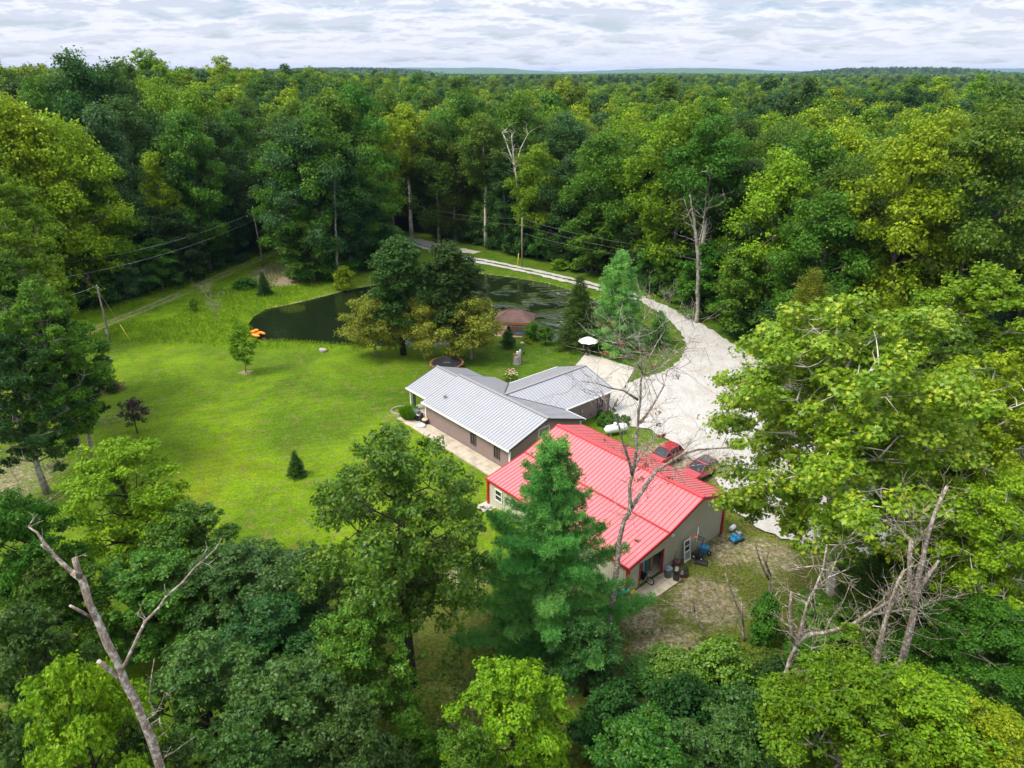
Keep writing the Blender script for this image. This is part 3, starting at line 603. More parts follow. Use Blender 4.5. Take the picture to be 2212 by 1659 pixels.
# young trees that bring the woods' foliage down to the ground
UG = 'young trees along the edge of the woods'; ru = random.Random(31); UL = {}
for line, rg, mats2 in ((EDGE, 'along the dirt track', ['dark', 'mid', 'dark', 'teal']), (EDGE2, 'on the far bank of the pond', ['mid', 'mid', 'dark', 'dark']), (EDGE3, 'along the far side of the driveway', ['dark', 'mid', 'mid', 'olive'])):
    P = [G(x, y) for x, y in line]; tot = 0; pts_ = []
    for a, b_ in zip(P[:-1], P[1:]):
        n_ = max(1, int((b_ - a).length / 5.5)); pts_ += [a.lerp(b_, (i + .5) / n_) for i in range(n_)]
    k_ = 0
    for q in pts_:
        if k_ >= 19: break
        x, y = q.x + ru.uniform(-1, 1), q.y + ru.uniform(2.0, 6.0); mt = ru.choice(mats2); w = tag_words.get(mt, 'vine green'); key = (w, rg); UL[key] = UL.get(key, 0) + 1; k_ += 1
        h_ = ru.uniform(8, 15); put('young_tree', '%s %s young tree from the left, %s' % (nth(UL[key] - 1), w, rg), K['u%d' % ru.randint(0, 1)], x, y, h_ / 10, h_ / 10 * ru.uniform(.9, 1.15), ru.uniform(0, 6.28), mt, UG)
# low layered understorey trees along the woods' edge, one mass
def edge_band(line, name, seed, n, d0, d1, h0, h1, mat, size=.34, R=(1.2, 2.4), gap=1.6):
    rn = np.random.RandomState(seed); cl = []
    P = [G(x, y)[:2] for x, y in line]
    for a, b_ in zip(P[:-1], P[1:]):
        L_ = math.hypot(b_[0] - a[0], b_[1] - a[1])
        for _ in range(int(L_ * (d1 - d0) / (gap * gap * 2.2))):
            t = rn.rand(); x = a[0] + (b_[0] - a[0]) * t; y = a[1] + (b_[1] - a[1]) * t
            nx_, ny_ = -(b_[1] - a[1]) / L_, (b_[0] - a[0]) / L_
            if ny_ < 0: nx_, ny_ = -nx_, -ny_
            d = d0 + (d1 - d0) * rn.rand(); x += nx_ * d; y += ny_ * d; rc = rn.uniform(*R)
            top_ = (h0 + (h1 - h0) * min(1, (d - d0) / (d1 - d0) * 1.6)) * rn.uniform(.35, 1.05)
            zz_ = gz(x, y)
            cl.append((x, y, zz_ + max(.6, top_), rc))
            if top_ > 2.5: cl.append((x + rn.uniform(-1, 1), y + rn.uniform(-1, 1), zz_ + top_ * .5, rc * .9))
    V, Fq, rnd = leafy(rn, cl, n, size, flat=.42, up=1.2, tight=.24); o = link(name, crown_mesh(name, V, Fq, rnd, LM[mat]))
    return tag(o, kind='stuff')
edge_band(EDGE, 'undergrowth', 1, 190000, 0, 11, 2.6, 13, 'dark', gap=1.7); edge_band(EDGE2, 'undergrowth', 2, 130000, 0, 13, 3.0, 15, 'mid')
edge_band(EDGE3, 'undergrowth', 3, 180000, 0, 10, 2.2, 12, 'dark')
edge_band([(1500,690),(1570,725),(1680,790)], 'undergrowth', 4, 45000, 3, 11, 1.5, 7, 'dark')
# ------------------------------------------------------------------ woods beyond, to the horizon (nobody could count them)
srcs = {}
for o in col.objects:
    if o.name.startswith('crown') and o.parent and o.data in [K['f%d' % i][1] for i in range(3)]:
        mt = o.material_slots[0].material.name; srcs.setdefault((o.data.name, mt), o)
def distant(name, P, Sc, seed):
    rn = np.random.RandomState(seed); me = bpy.data.meshes.new(name); me.vertices.add(len(P)); me.vertices.foreach_set('co', np.ascontiguousarray(P, np.float32).ravel())
    a = me.attributes.new('sc', 'FLOAT', 'POINT'); a.data.foreach_set('value', Sc.astype(np.float32))
    a = me.attributes.new('rz', 'FLOAT', 'POINT'); a.data.foreach_set('value', (rn.rand(len(P)) * 6.28).astype(np.float32))
    S_ = list(srcs.values()); a = me.attributes.new('pick', 'INT', 'POINT'); a.data.foreach_set('value', rn.randint(0, len(S_), len(P)).astype(np.int32))
    ob = link(name, me); ng = bpy.data.node_groups.new(name, 'GeometryNodeTree')
    ng.interface.new_socket('Geometry', in_out='INPUT', socket_type='NodeSocketGeometry'); ng.interface.new_socket('Geometry', in_out='OUTPUT', socket_type='NodeSocketGeometry')
    gi = ng.nodes.new('NodeGroupInput'); go = ng.nodes.new('NodeGroupOutput'); g2i = ng.nodes.new('GeometryNodeGeometryToInstance')
    for s in reversed(S_):
        oi = ng.nodes.new('GeometryNodeObjectInfo'); oi.inputs['Object'].default_value = s; oi.inputs['As Instance'].default_value = False
        sm = ng.nodes.new('GeometryNodeSetMaterial'); sm.inputs['Material'].default_value = s.material_slots[0].material
        ng.links.new(oi.outputs['Geometry'], sm.inputs['Geometry']); ng.links.new(sm.outputs[0], g2i.inputs[0])
    iop = ng.nodes.new('GeometryNodeInstanceOnPoints'); ng.links.new(gi.outputs[0], iop.inputs['Points']); ng.links.new(g2i.outputs[0], iop.inputs['Instance'])
    iop.inputs['Pick Instance'].default_value = True
    def na(nm, dt):
        q = ng.nodes.new('GeometryNodeInputNamedAttribute'); q.data_type = dt; q.inputs['Name'].default_value = nm; return q.outputs['Attribute']
    ng.links.new(na('pick', 'INT'), iop.inputs['Instance Index'])
    cx_ = ng.nodes.new('ShaderNodeCombineXYZ'); ng.links.new(na('rz', 'FLOAT'), cx_.inputs[2]); ng.links.new(cx_.outputs[0], iop.inputs['Rotation'])
    ng.links.new(na('sc', 'FLOAT'), iop.inputs['Scale']); ng.links.new(iop.outputs[0], go.inputs[0])
    md = ob.modifiers.new('woods', 'NODES'); md.node_group = ng; return tag(ob, kind='stuff')
rn = np.random.RandomState(11)
def grid_pts(d0, d1, step, jit, wedge=.86):
    g = np.arange(-wedge * d1, wedge * d1, step); h = np.arange(0, d1 + step, step); gx, gy = np.meshgrid(g, h); gx = gx.ravel() + rn.uniform(-jit, jit, gx.size); gy = gy.ravel() + rn.uniform(-jit, jit, gy.size)
    d = np.hypot(gx, gy); k = (d > d0) & (d < d1) & (np.abs(gx) < wedge * gy + 40) & (sdf(clear, gx, gy) > 5); return gx[k], gy[k]
gx, gy = grid_pts(60, 1100, 9.2, 3.6)
fx = np.array([f[0] for f in forest]); fy = np.array([f[1] for f in forest])
keep = np.array([np.min((fx - a) ** 2 + (fy - b_) ** 2) > 49 for a, b_ in zip(gx, gy)]) & (np.hypot(gx, gy) > DMAX - 25); gx, gy = gx[keep], gy[keep]
sc1 = rn.uniform(.82, 1.12, len(gx)); e_ = rn.rand(len(gx)) < .05; sc1[e_] *= 1.2
distant('distant_forest', np.stack([gx, gy, height(gx, gy)], -1), sc1 * (1 - .10 * ss((np.hypot(gx, gy) - 400) / 300)), 3)
gx, gy = grid_pts(1100, 5200, 26, 11, .8)
hl = 34 * ss((vnoise(gx, gy, 900, 8) - .45) / .4) * ss((np.hypot(gx, gy) - 2200) / 2200)
distant('horizon_forest', np.stack([gx, gy, hl - 4], -1), rn.uniform(1.0, 1.5, len(gx)) * 1.0, 4)
# low ridges on the horizon
hm = plain('ridge_green', (.045, .10, .03), .95, var=.35, scale=.02)
def ridge(d, h, seed, w=1500):
    a_ = np.linspace(-.82, .82, 260); xr = a_ * d; prof = h * (.35 + .65 * ss((vnoise(xr + 9e4, xr * 0, d * .16, seed) - .2) / .6)) + 6 * vnoise(xr + 9e4, xr * 0, d * .012, seed + 1)
    V = []; 
    for k, (f, dd) in enumerate(((0, 0), (.6, .25), (1, .5), (.6, .75), (0, 1))): V.append(np.stack([xr * (1 + dd * w / d), np.full_like(xr, d + dd * w), prof * f - (3 if f == 0 else 0)], -1))
    V = np.stack(V, 1).reshape(-1, 3); I = np.arange(260 * 5).reshape(260, 5); Fq = np.stack([I[:-1, :-1], I[1:, :-1], I[1:, 1:], I[:-1, 1:]], -1).reshape(-1, 4)
    tag(link('hills', npmesh('hills', V, Fq, hm, smooth=True)), kind='structure')
ridge(5600, 62, 21); ridge(8200, 92, 33); ridge(11500, 105, 41)
# ------------------------------------------------------------------ trees near the camera and in the garden
K['oak0'] = broadleaf(401, 19, 6.0, 5.5, 'oval', 26, 42000, .30, 'lobe', 0.16, subs=5, tight=.19, flat=.55, aspect=.55, mat='oak', bark='barkdark', segs=8)
K['oak1'] = broadleaf(402, 15, 4.8, 3.5, 'round', 26, 42000, .28, 'lobe', 0.16, subs=5, tight=.19, flat=.55, aspect=.55, mat='oakdk', bark='barkdark', segs=8)
K['oak2'] = broadleaf(403, 13, 4.2, 2.5, 'oval', 24, 36000, .25, 'lobe', 0.17, subs=5, tight=.19, flat=.55, aspect=.55, mat='oak', bark='barkdark', segs=8)
K['map0'] = broadleaf(404, 18, 5.2, 4.0, 'round', 28, 62000, .20, 'kite', 0.16, subs=5, tight=.19, flat=.55, mat='bright', bark='barkgrey', segs=8)
K['map1'] = broadleaf(405, 22, 6.2, 5.0, 'oval', 28, 58000, .25, 'kite', 0.155, subs=5, tight=.19, flat=.55, mat='mid', bark='barkgrey', segs=8)
K['syc'] = broadleaf(406, 27, 7.4, 9.0, 'vase', 36, 70000, .29, 'lobe', 0.125, subs=7, tight=.26, flat=.6, aspect=.8, mat='syc', bark='barkwhite', segs=9, trunk=.36)
K['pinek'] = conifer(410, 17, 7.8, 1.2, 24, 5, 290000, .26, .034, -.04, 'pine', 'bark', .80, tuft=15, jitter=.5, tipup=.10, sprd=.02)
K['column'] = broadleaf(411, 17, 3.5, 4.6, 'column', 30, 26000, .26, 'kite', .27, subs=3, mat='dark', bark='barkdark')
K['crab'] = broadleaf(412, 9.2, 4.0, 1.9, 'round', 20, 24000, .20, 'kite', .26, subs=4, mat='crabtan', bark='barkgrey', flat=.6)
K['sprucek'] = conifer(413, 10.6, 3.0, 1.0, 26, 7, 20000, .30, .07, .22, 'spruce', 'bark', .8, tipup=.05)
K['bluepine'] = conifer(414, 14, 4.2, 1.4, 22, 6, 60000, .30, .05, .0, 'bluep', 'bark', .55, tuft=10, jitter=.35, tipup=.05)
K['yspruce'] = conifer(415, 3.8, 1.3, .1, 18, 8, 7000, .2, .06, .05, 'spruce', 'bark', .85)
K['cedark'] = conifer(416, 15, 4.4, 1.5, 26, 8, 26000, .34, .07, -.15, 'cedar', 'bark', .6, jitter=.4, tipup=.1)
K['young'] = broadleaf(417, 7.4, 1.75, 1.7, 'oval', 18, 9000, .17, 'kite', .28, subs=3, mat='bright', bark='barkgrey', trunk=.07)
K['plumk'] = broadleaf(418, 4.6, 1.75, 1.5, 'round', 14, 6000, .13, 'kite', .24, subs=3, mat='plum', bark='barkdark', trunk=.08)
K['weep'] = broadleaf(419, 2.7, 1.6, .9, 'spread', 12, 7000, .16, 'kite', .30, subs=2, mat='mid', bark='barkdark', flat=1.1, trunk=.07)
K['bush'] = broadleaf(420, 2.4, 1.3, .2, 'round', 14, 6000, .15, 'kite', .34, subs=2, mat='dark', bark='barkdark', trunk=.05)
K['vineb'] = broadleaf(421, 5.0, 2.4, .4, 'round', 18, 16000, .24, 'kite', .30, subs=3, mat='vine', bark='barkdark', trunk=.08)
def nt(px, top, Y, kind, mat, label, H, R=None, R0=None, name='broadleaf_tree', rz=None, group=None, x=None, lean=(0, 0), cat='tree', bark=None, base=None):
    """top: photo row of the tree's tip, at distance Y"""
    p = S(px, top, Y); zz_ = p.z; z0 = gz(p.x, p.y); s = (zz_ - z0) / H
    return put(name, label, K[kind], p.x if x is None else x, p.y, s, s if not R else R / R0, random.Random(label).uniform(0, 6.28) if rz is None else rz, mat, group, cat, lean, bark=bark)
NG = 'broadleaf trees around the camera'
for px, top, Y, kd, H, R0, R, mat, lb in [
    (58,585,64,'map1',22,6.2,5.1,'mid','leafy tree with dark trunk at the lawn\'s edge beside bare soil'),
    (-5,430,80,'map1',22,6.2,5.6,'bright','bright green tree rising behind the leafy tree by the bare soil'),
    (-30,520,72,'map0',18,5.2,6.0,'mid','mid green tree at the frame\'s edge below the yellow-green wood'),
    (-40,330,100,'map1',22,6.2,7.0,'bright','tall light green tree above the utility pole at the wood\'s corner'),
    (105,640,67,'map1',22,6.2,3.9,'dark','dark crown just right of the leafy tree with the dark trunk'),
    (-10,700,60,'map0',18,5.2,5.0,'dark','dark crown at the frame\'s edge above the bare soil'),
    (10,1040,38,'oak1',15,4.8,3.6,'mid','thin tree at the edge beside the small bare tree'),
    (235,935,45,'oak0',19,6.0,5.2,'bright','bright light green oak below the purple plum tree'),
    (395,1075,43,'oak1',15,4.8,3.8,'oak','oak overlapping the lawn just right of the light green oak'),
    (120,1400,21,'oak2',13,4.2,3.3,'bright','light green oak top behind the big broken snag, nearest the camera'),
    (10,1290,27,'oak2',13,4.2,3.2,'oakdk','dark oak at the lower edge beside the light green oak top'),
    (500,1175,39,'oak1',15,4.8,4.6,'oakdk','dark oak under the long bare limb of the broken snag'),
    (650,1190,37,'oak0',19,6.0,4.4,'oakdk','dark oak filling the shade left of the open-crowned oak'),
    (420,1370,29,'oak2',13,4.2,3.8,'oakdk','deep green oak just right of the snag trunk'),
    (610,1420,27,'oak1',15,4.8,4.2,'oakdk','blue-green oak at the bottom, left of the grassy gap'),
    (740,1500,25,'oak2',13,4.2,3.0,'oakdk','small dark oak at the bottom beside the grassy gap'),
    (845,900,36,'oak0',19,6.0,6.2,'oak','open-crowned oak with rusty leaf tips in front of the house lawn'),
    (1105,1425,27,'oak2',13,4.2,3.6,'bright','rounded light green oak below the big pine'),
    (1000,1560,24,'oak2',13,4.2,2.2,'oak','small oak sapling left of the rounded light green oak'),
    (1275,1335,35,'oak2',13,4.2,2.7,'oakdk','dark oak tucked under the pine beside the bare trunk'),
    (1400,1560,26,'oak2',13,4.2,3.4,'oak','twiggy oak at the bottom, right of the rounded oak'),
    (1570,1540,26,'oak2',13,4.2,3.2,'oakdk','dark leafy tree left of the forked grey dead trunk'),
    (1870,1425,26,'map0',18,5.2,5.0,'bright','bright lime maple below the tall grey snags'),
    (2060,1480,25,'map0',18,5.2,4.6,'bright','lime maple in the bottom corner, right of its twin'),
    (2190,1540,24,'map0',18,5.2,3.6,'yellow','yellowish maple at the very corner of the view'),
    (2150,548,66,'map1',22,6.2,8.0,'bright','broad light green tree rising at the edge above the sycamore'),
    (2050,650,58,'map1',22,6.2,6.0,'olive','olive tree between the sycamore and the broad light green tree'),
    (1950,720,62,'map0',18,5.2,5.0,'mid','mid green tree hidden partly behind the sycamore'),
    (2165,735,45,'syc',27,7.0,5.6,'yellow','yellow-green tree at the edge, right of the sycamore'),
    (2090,960,46,'map1',22,6.2,5.0,'dark','dark tree in the shade between sycamore and yellow-green tree'),
    (2195,1010,36,'syc',27,7.0,4.6,'bright','bright tree with pale limbs at the edge below the yellow-green tree'),
    (2040,1180,38,'map0',18,5.2,4.6,'mid','mid green tree behind the tallest grey snag'),
    (1940,1210,42,'oak1',15,4.8,4.4,'mid','leafy tree between the sycamore trunk and the grey snags'),
    (2160,1290,31,'map0',18,5.2,4.6,'mid','green tree above the corner maples'),
    (1800,1290,41,'oak2',13,4.2,2.8,'vine','small leafy tree at the foot of the sycamore'),
    (300,1190,38,'oak1',15,4.8,4.2,'oak','leafy oak behind the snag, under its broken left limbs'),
    (90,1190,36,'oak2',13,4.2,3.6,'mid','leafy tree below the small bare sapling at the left'),
    (285,1540,22,'oak2',13,4.2,2.6,'oakdk','low dark oak tight against the foot of the snag'),
    (500,1560,23,'oak2',13,4.2,2.8,'oakdk','deep green oak at the lowest edge right of the snag'),
    (880,1540,27,'oak2',13,4.2,2.0,'mid','small leafy tree in the grassy gap'),
    (760,1290,31,'oak1',15,4.8,3.4,'oak','oak overlapping the trunk of the open-crowned oak'),
    (570,1290,33,'oak1',15,4.8,3.8,'oakdk','shaded oak between the long bare limb and the open-crowned oak'),
    ]:
    nt(px, top, Y, kd, mat, lb, H, R, R0, group=NG)
put('sycamore_tree', 'tall sycamore with white mottled limbs overhanging the gravel beside the red garage', K['syc'], 24.2, 42.0, 1.0, 1.17, 0.0, 'syc', None, 'tree', lean=(0, rad(-10)), bark='barkwhite')
nt(1195, 962, 39.5, 'pinek', None, 'large green pine in front of the red garage roof', 17, 5.9, 5.8, 'pine_tree', 0.6)
nt(1760, 588, 86, 'cedark', None, 'olive green cedar behind the sycamore crown', 15, 5.0, 4.4, 'cedar_tree', .3)
CG = 'columnar trees by the pond'
p = G(872, 766); put('columnar_tree', 'tall dark columnar tree by the pond, the one nearer the grassy bank', K['column'], p.x, p.y, 1.06, 1.36, .4, None, CG)
p = G(978, 768); put('columnar_tree', 'tall dark columnar tree by the pond, the one nearer the gazebo', K['column'], p.x, p.y, 1.03, 1.36, 2.9, None, CG)
CG = 'crabapple trees behind the trampoline'
for i, (px, py, s, sx, lb) in enumerate([(812,771,1.0,1.0,'dusty tan-leaved crabapple nearest the lawn'), (917,774,.97,.80,'narrow dusty crabapple in the middle, beside the trampoline'), (1017,776,1.0,1.08,'wide dusty crabapple nearest the gazebo')]):
    p = G(px, py); put('crabapple_tree', lb, K['crab'], p.x, p.y, s * 1.04, sx * 1.16, i * 1.9, None, CG)
p = G(1248, 751); put('spruce_tree', 'dark spruce between the pond and the patio umbrella', K['sprucek'], p.x, p.y, 1.05, 1.2)
p = G(1318, 758); put('white_pine_tree', 'pale blue-green white pine behind the patio', K['bluepine'], p.x + .8, p.y, 1.05, 1.22)
p = G(1422, 742); put('small_pine_tree', 'small pine inside the driveway bend', K['bluepine'], p.x, p.y, .38, .5, 1.0, 'pine')
p = G(531, 806); put('young_maple_tree', 'young lime maple alone on the lawn by the pond', K['young'], p.x, p.y, 1.03, 1.15, 0, 'bright')
p = G(298, 937); put('plum_tree', 'small purple-leaved plum tree on the lawn', K['plumk'], p.x, p.y, 1.0, 1.0)
p = G(642, 1028); put('spruce_sapling', 'knee-high dark spruce on the lawn above the open-crowned oak', K['yspruce'], p.x, p.y, .72, .85, 0, 'spruce')
p = G(572, 637); put('spruce_sapling', 'bushy green spruce on the bank above the pond', K['yspruce'], p.x, p.y, 1.08, 1.3, 1., 'dark')
p = G(1178, 744); put('weeping_tree', 'little weeping tree beside the gazebo', K['weep'], p.x, p.y, 1.0, 1.0)
p = G(1150, 733); put('shrub', 'mounded shrub between gazebo and weeping tree', K['bush'], p.x, p.y, 1.15, 1.2, 1., 'mid', None, 'shrub')
p = G(1098, 751); put('shrub', 'dark rounded shrub in front of the gazebo', K['bush'], p.x, p.y, 1.1, 1.0, 2., 'dark', None, 'shrub')
p = G(1352, 598); put('golden_cypress', 'golden green rounded evergreen beyond the driveway', K['bush'], p.x, p.y, 3.6, 2.6, .5, 'olive', None, 'tree')
p = G(1208, 583); put('shrub', 'bright leafy shrub on the verge beyond the driveway', K['bush'], p.x, p.y, .95, 1.5, .5, 'bright', None, 'shrub')
p = G(420, 672); put('shrub', 'lime sapling shrub on the grassy bank', K['bush'], p.x, p.y, 1.0, .6, .5, 'bright', None, 'shrub')
p = G(745, 622); put('shrub', 'yellowish shrub on the pond\'s far bank', K['bush'], p.x, p.y, 2.0, 1.6, .5, 'yellow', None, 'shrub')
p = G(530, 622); put('shrub', 'low rambling shrub beside the bushy spruce', K['bush'], p.x, p.y, .8, 2.0, .5, 'mid', None, 'shrub')
VG = 'vine covered thickets behind the garage yard'
for i, (px, top, Y, s_, lb, mt) in enumerate([(1395,1440,36,1.8,'vine thicket at the foot of the bare trunk','vine'), (1470,1420,35.5,2.2,'vine thicket below the fallen white limb','vine'), (1560,1400,35,2.3,'vine thicket around the short forked snag','vine'),
        (1662,1290,40,1.1,'tall narrow vine thicket climbing the twin-tipped snag','vine'), (1690,1440,34,2.0,'vine thicket behind the leaning dead trunk','dark'), (1480,1480,31,2.4,'vine thicket in the shade below the garage yard','dark'), (1620,1500,31,2.3,'vine thicket left of the forked dead trunk','oakdk'),
        (1330,1500,31,2.2,'vine thicket right of the rounded oak','dark'), (1800,1480,33,2.3,'vine thicket above the lime maple','dark'), (1950,1400,35,2.6,'vine thicket at the foot of the tallest snag','mid'), (1760,1400,37,2.0,'vine thicket left of the sycamore foot','mid')]):
    p = S(px, top, Y); put('vine_thicket', lb, K['vineb'], p.x, p.y, max(.3, p.z / 5.0), s_ / 2.4, i * 1.3, mt, VG, 'shrub')
# ------------------------------------------------------------------ dead trees: limbs traced, twigs grown
def grow(mb, r, p, d, L, rr, depth, curl=.35, up=.12):
    pts = [p.copy()]; q = p.copy(); k = 5 if depth > 1 else 4; dd = d.normalized()
    for i in range(k):
        dd = (dd + Vector((r.gauss(0, curl), r.gauss(0, curl), r.gauss(up, curl * .8))) * .5).normalized(); q = q + dd * L / k; pts.append(q.copy())
    mb.tube(pts, [rr * (1 - .8 * i / k) + .004 for i in range(k + 1)], 5 if rr > .03 else 3, cap=False)
    if depth > 0:
        for i in range(1, k + 1):
            if r.random() < .75: grow(mb, r, pts[i], (dd + Vector((r.gauss(0, 1), r.gauss(0, 1), r.gauss(.1, .8)))).normalized(), L * r.uniform(.4, .65), rr * .45, depth - 1, curl, up)
    return pts
def dead(name, label, limbs, twigs=0, tl=1.6, depth=1, seed=0, foot=True, mat='barkdead', cat='dead tree', leaves=0, trad=.03):
    """limbs: [(photo points with distance), radius at start, radius at end]; the first is the trunk"""
    r = random.Random(seed + 77); L3 = []
    for pts, r0, r1 in limbs:
        L3.append(([S(*q) for q in pts], r0, r1))
    b0 = L3[0][0][0].copy(); zg = gz(b0.x, b0.y)
    if foot and b0.z > zg + .1: L3[0][0].insert(0, Vector((b0.x + (b0.x - L3[0][0][1].x) * .15, b0.y, zg - .3)))
    org = Vector((L3[0][0][0].x, L3[0][0][0].y, zg)) if foot else b0
    root = thing(name, label, cat, org); tw = []; ends = []
    for li, (P, r0, r1) in enumerate(L3):
        mb = MB(); Q = []; 
        for a, c in zip(P[:-1], P[1:]):
            n_ = max(1, int((c - a).length / .7)); Q += [a.lerp(c, i / n_) for i in range(n_)]
        Q.append(P[-1]); m_ = len(Q)
        Q = [q - org + (Vector((r.uniform(-1, 1), r.uniform(-1, 1), 0)) * (r0 * .22) if 0 < i < m_ - 1 else Vector()) for i, q in enumerate(Q)]
        rr = [(1.2 if 'grey' in label and 'snag' in label else .95) * (r0 + (r1 - r0) * (i / (m_ - 1)) ** .9) for i in range(m_)]; rr = [x * r.uniform(.9, 1.12) for x in rr]
        mb.tube(Q, rr, 9 if r0 > .1 else 6)
        mb.build('trunk' if li == 0 else 'limb', M[mat], root)
        tw += [(Q[i], (Q[min(i + 1, m_ - 1)] - Q[max(0, i - 1)]).normalized(), rr[i]) for i in range(m_ if li else 0) if i > m_ * .12 or li] or []
        if li == 0: tw += [(Q[i], (Q[min(i + 1, m_ - 1)] - Q[i - 1]).normalized(), rr[i]) for i in range(int(m_ * .55), m_)]
    if twigs:
        mb = MB()
        for _ in range(twigs):
            q, d, rr = r.choice(tw); dd = (d * .5 + Vector((r.gauss(0, 1), r.gauss(0, 1), r.gauss(.2, .7)))).normalized()
            pts = grow(mb, r, q, dd, tl * r.uniform(.5, 1.3), min(trad, rr * .5 + .006), depth, .4, .1); ends.append(pts[-1])
        mb.build('twigs', M[mat], root)
    if leaves:
        rn_ = np.random.RandomState(seed); cl = [(*r.choice(ends), .25) for _ in range(leaves)]
        V, Fq, rnd = leafy(rn_, cl, leaves * 16, .15, 'kite', tight=.4, flat=1.2); link('withered_leaves', crown_mesh('withered_leaves', V, Fq, rnd, LM['brown']), root)
    return root
def z1(x, y, Y): return ((1150 + x / 2.0109) / 1.38879, (1000 + y / 2.0109) / 1.38879, Y)
def z6(x, y, Y): return ((1950 + x / 1.835) / 1.38879, (1400 + y / 1.835) / 1.38879, Y)
def z5(x, y, Y): return (x / 1.8353 / 1.38879, (1400 + y / 1.8353) / 1.38879, Y)
dead('dead_tree', 'tall bare grey tree rising in front of the red garage roof', [
    ([(1308,1425,39), z1(1405,1400,39), z1(1425,1250,39), z1(1455,1130,39), z1(1480,1080,39), z1(1485,930,39), z1(1500,850,39), z1(1520,700,39), z1(1535,560,39), z1(1548,400,39), z1(1548,290,39), z1(1570,230,39)], .30, .06),
    ([z1(1480,1080,39), z1(1530,1000,39.3), z1(1600,890,40), z1(1650,830,40.5), z1(1740,770,41.3), z1(1800,730,41.6), z1(1900,700,42), z1(2100,690,42.8)], .17, .04),
    ([z1(1650,830,40.5), z1(1750,820,40), z1(1860,800,39.5), z1(1930,790,39.2)], .06, .02),
    ([z1(1500,850,39), z1(1480,760,38.6), z1(1440,640,38), z1(1420,560,37.6), z1(1370,450,37.3), z1(1300,330,37)], .11, .025),
    ([z1(1500,850,39), z1(1545,750,39.4), z1(1590,690,39.8), z1(1625,610,40.2)], .09, .02),
    ([z1(1550,540,39), z1(1600,470,39.5), z1(1650,390,40.2), z1(1695,310,41), z1(1680,250,41.3), z1(1760,200,41.6)], .10, .02),
    ([z1(1535,400,39), z1(1450,345,38.5), z1(1370,330,38), z1(1280,300,37.5), z1(1180,290,37)], .09, .015),
    ([z1(1570,250,39), z1(1530,170,38.8), z1(1480,120,38.6), z1(1420,60,38.2), z1(1390,0,38)], .06, .012),
    ([z1(1570,240,39), z1(1600,160,39.3), z1(1650,60,39.7), z1(1700,-20,40)], .06, .012),
    ([z1(1575,250,39), z1(1680,200,40), z1(1760,120,40.8), z1(1830,90,41.4), z1(1880,-30,42)], .06, .012),
    ([z1(1560,230,39), z1(1550,120,39), z1(1540,20,39.2), z1(1560,-60,39.4)], .05, .012),
    ([z1(1470,900,39), z1(1400,870,38.7)], .035, .015), ([z1(1590,1000,39.5), z1(1615,950,39.6)], .03, .012)],
    120, 2.3, 2, 1, leaves=26, trad=.022)
dead('broken_snag', 'big lichen-covered broken snag with a long curved bare limb, nearest the camera', [
    ([z5(880,1659,19.5), z5(840,1520,19.6), z5(775,1370,19.8), z5(690,1190,20), z5(640,1080,20.1), z5(590,960,20.2), z5(540,860,20.3), z5(490,760,20.4), z5(440,620,20.5), z5(400,580,20.6)], .26, .13),
    ([z5(440,610,20.5), z5(425,560,20.5), z5(410,505,20.5)], .13, .10),
    ([z5(415,600,20.6), z5(350,540,20.7), z5(290,480,20.8), z5(235,410,21), z5(205,365,21.1), z5(155,330,21.2)], .10, .03),
    ([z5(300,490,20.8), z5(255,455,20.7), z5(232,430,20.6)], .07, .06),
    ([z5(500,830,20.3), z5(450,800,20.1), z5(385,765,19.9)], .06, .05),
    ([z5(680,1180,20), z5(640,1150,20), z5(590,1110,19.9), z5(540,1070,19.8)], .11, .08),
    ([z5(680,1110,20), z5(720,1020,20.2), z5(755,940,20.4), z5(800,850,20.7), z5(870,780,21), z5(915,715,21.2), z5(1000,640,21.5), z5(1070,560,21.8), z5(1140,500,22), z5(1190,450,22.2), z5(1220,395,22.3)], .085, .02),
    ([z5(918,712,21.2), z5(908,680,21.2), z5(905,648,21.2)], .025, .015), ([z5(1100,520,21.9), z5(1140,450,22), z5(1132,408,22)], .025, .012),
    ([z5(800,1400,19.7), z5(860,1355,19.8), z5(820,1290,19.9), z5(835,1150,20), z5(850,1055,20)], .035, .012),
    ([z5(830,1420,19.7), z5(880,1385,19.6), z5(885,1340,19.6), z5(830,1360,19.6)], .025, .01),
    ([z5(905,1600,19.5), z5(960,1570,19.4), z5(1010,1530,19.3), z5(1070,1488,19.2)], .02, .008)],
    16, .7, 1, 2, trad=.012)
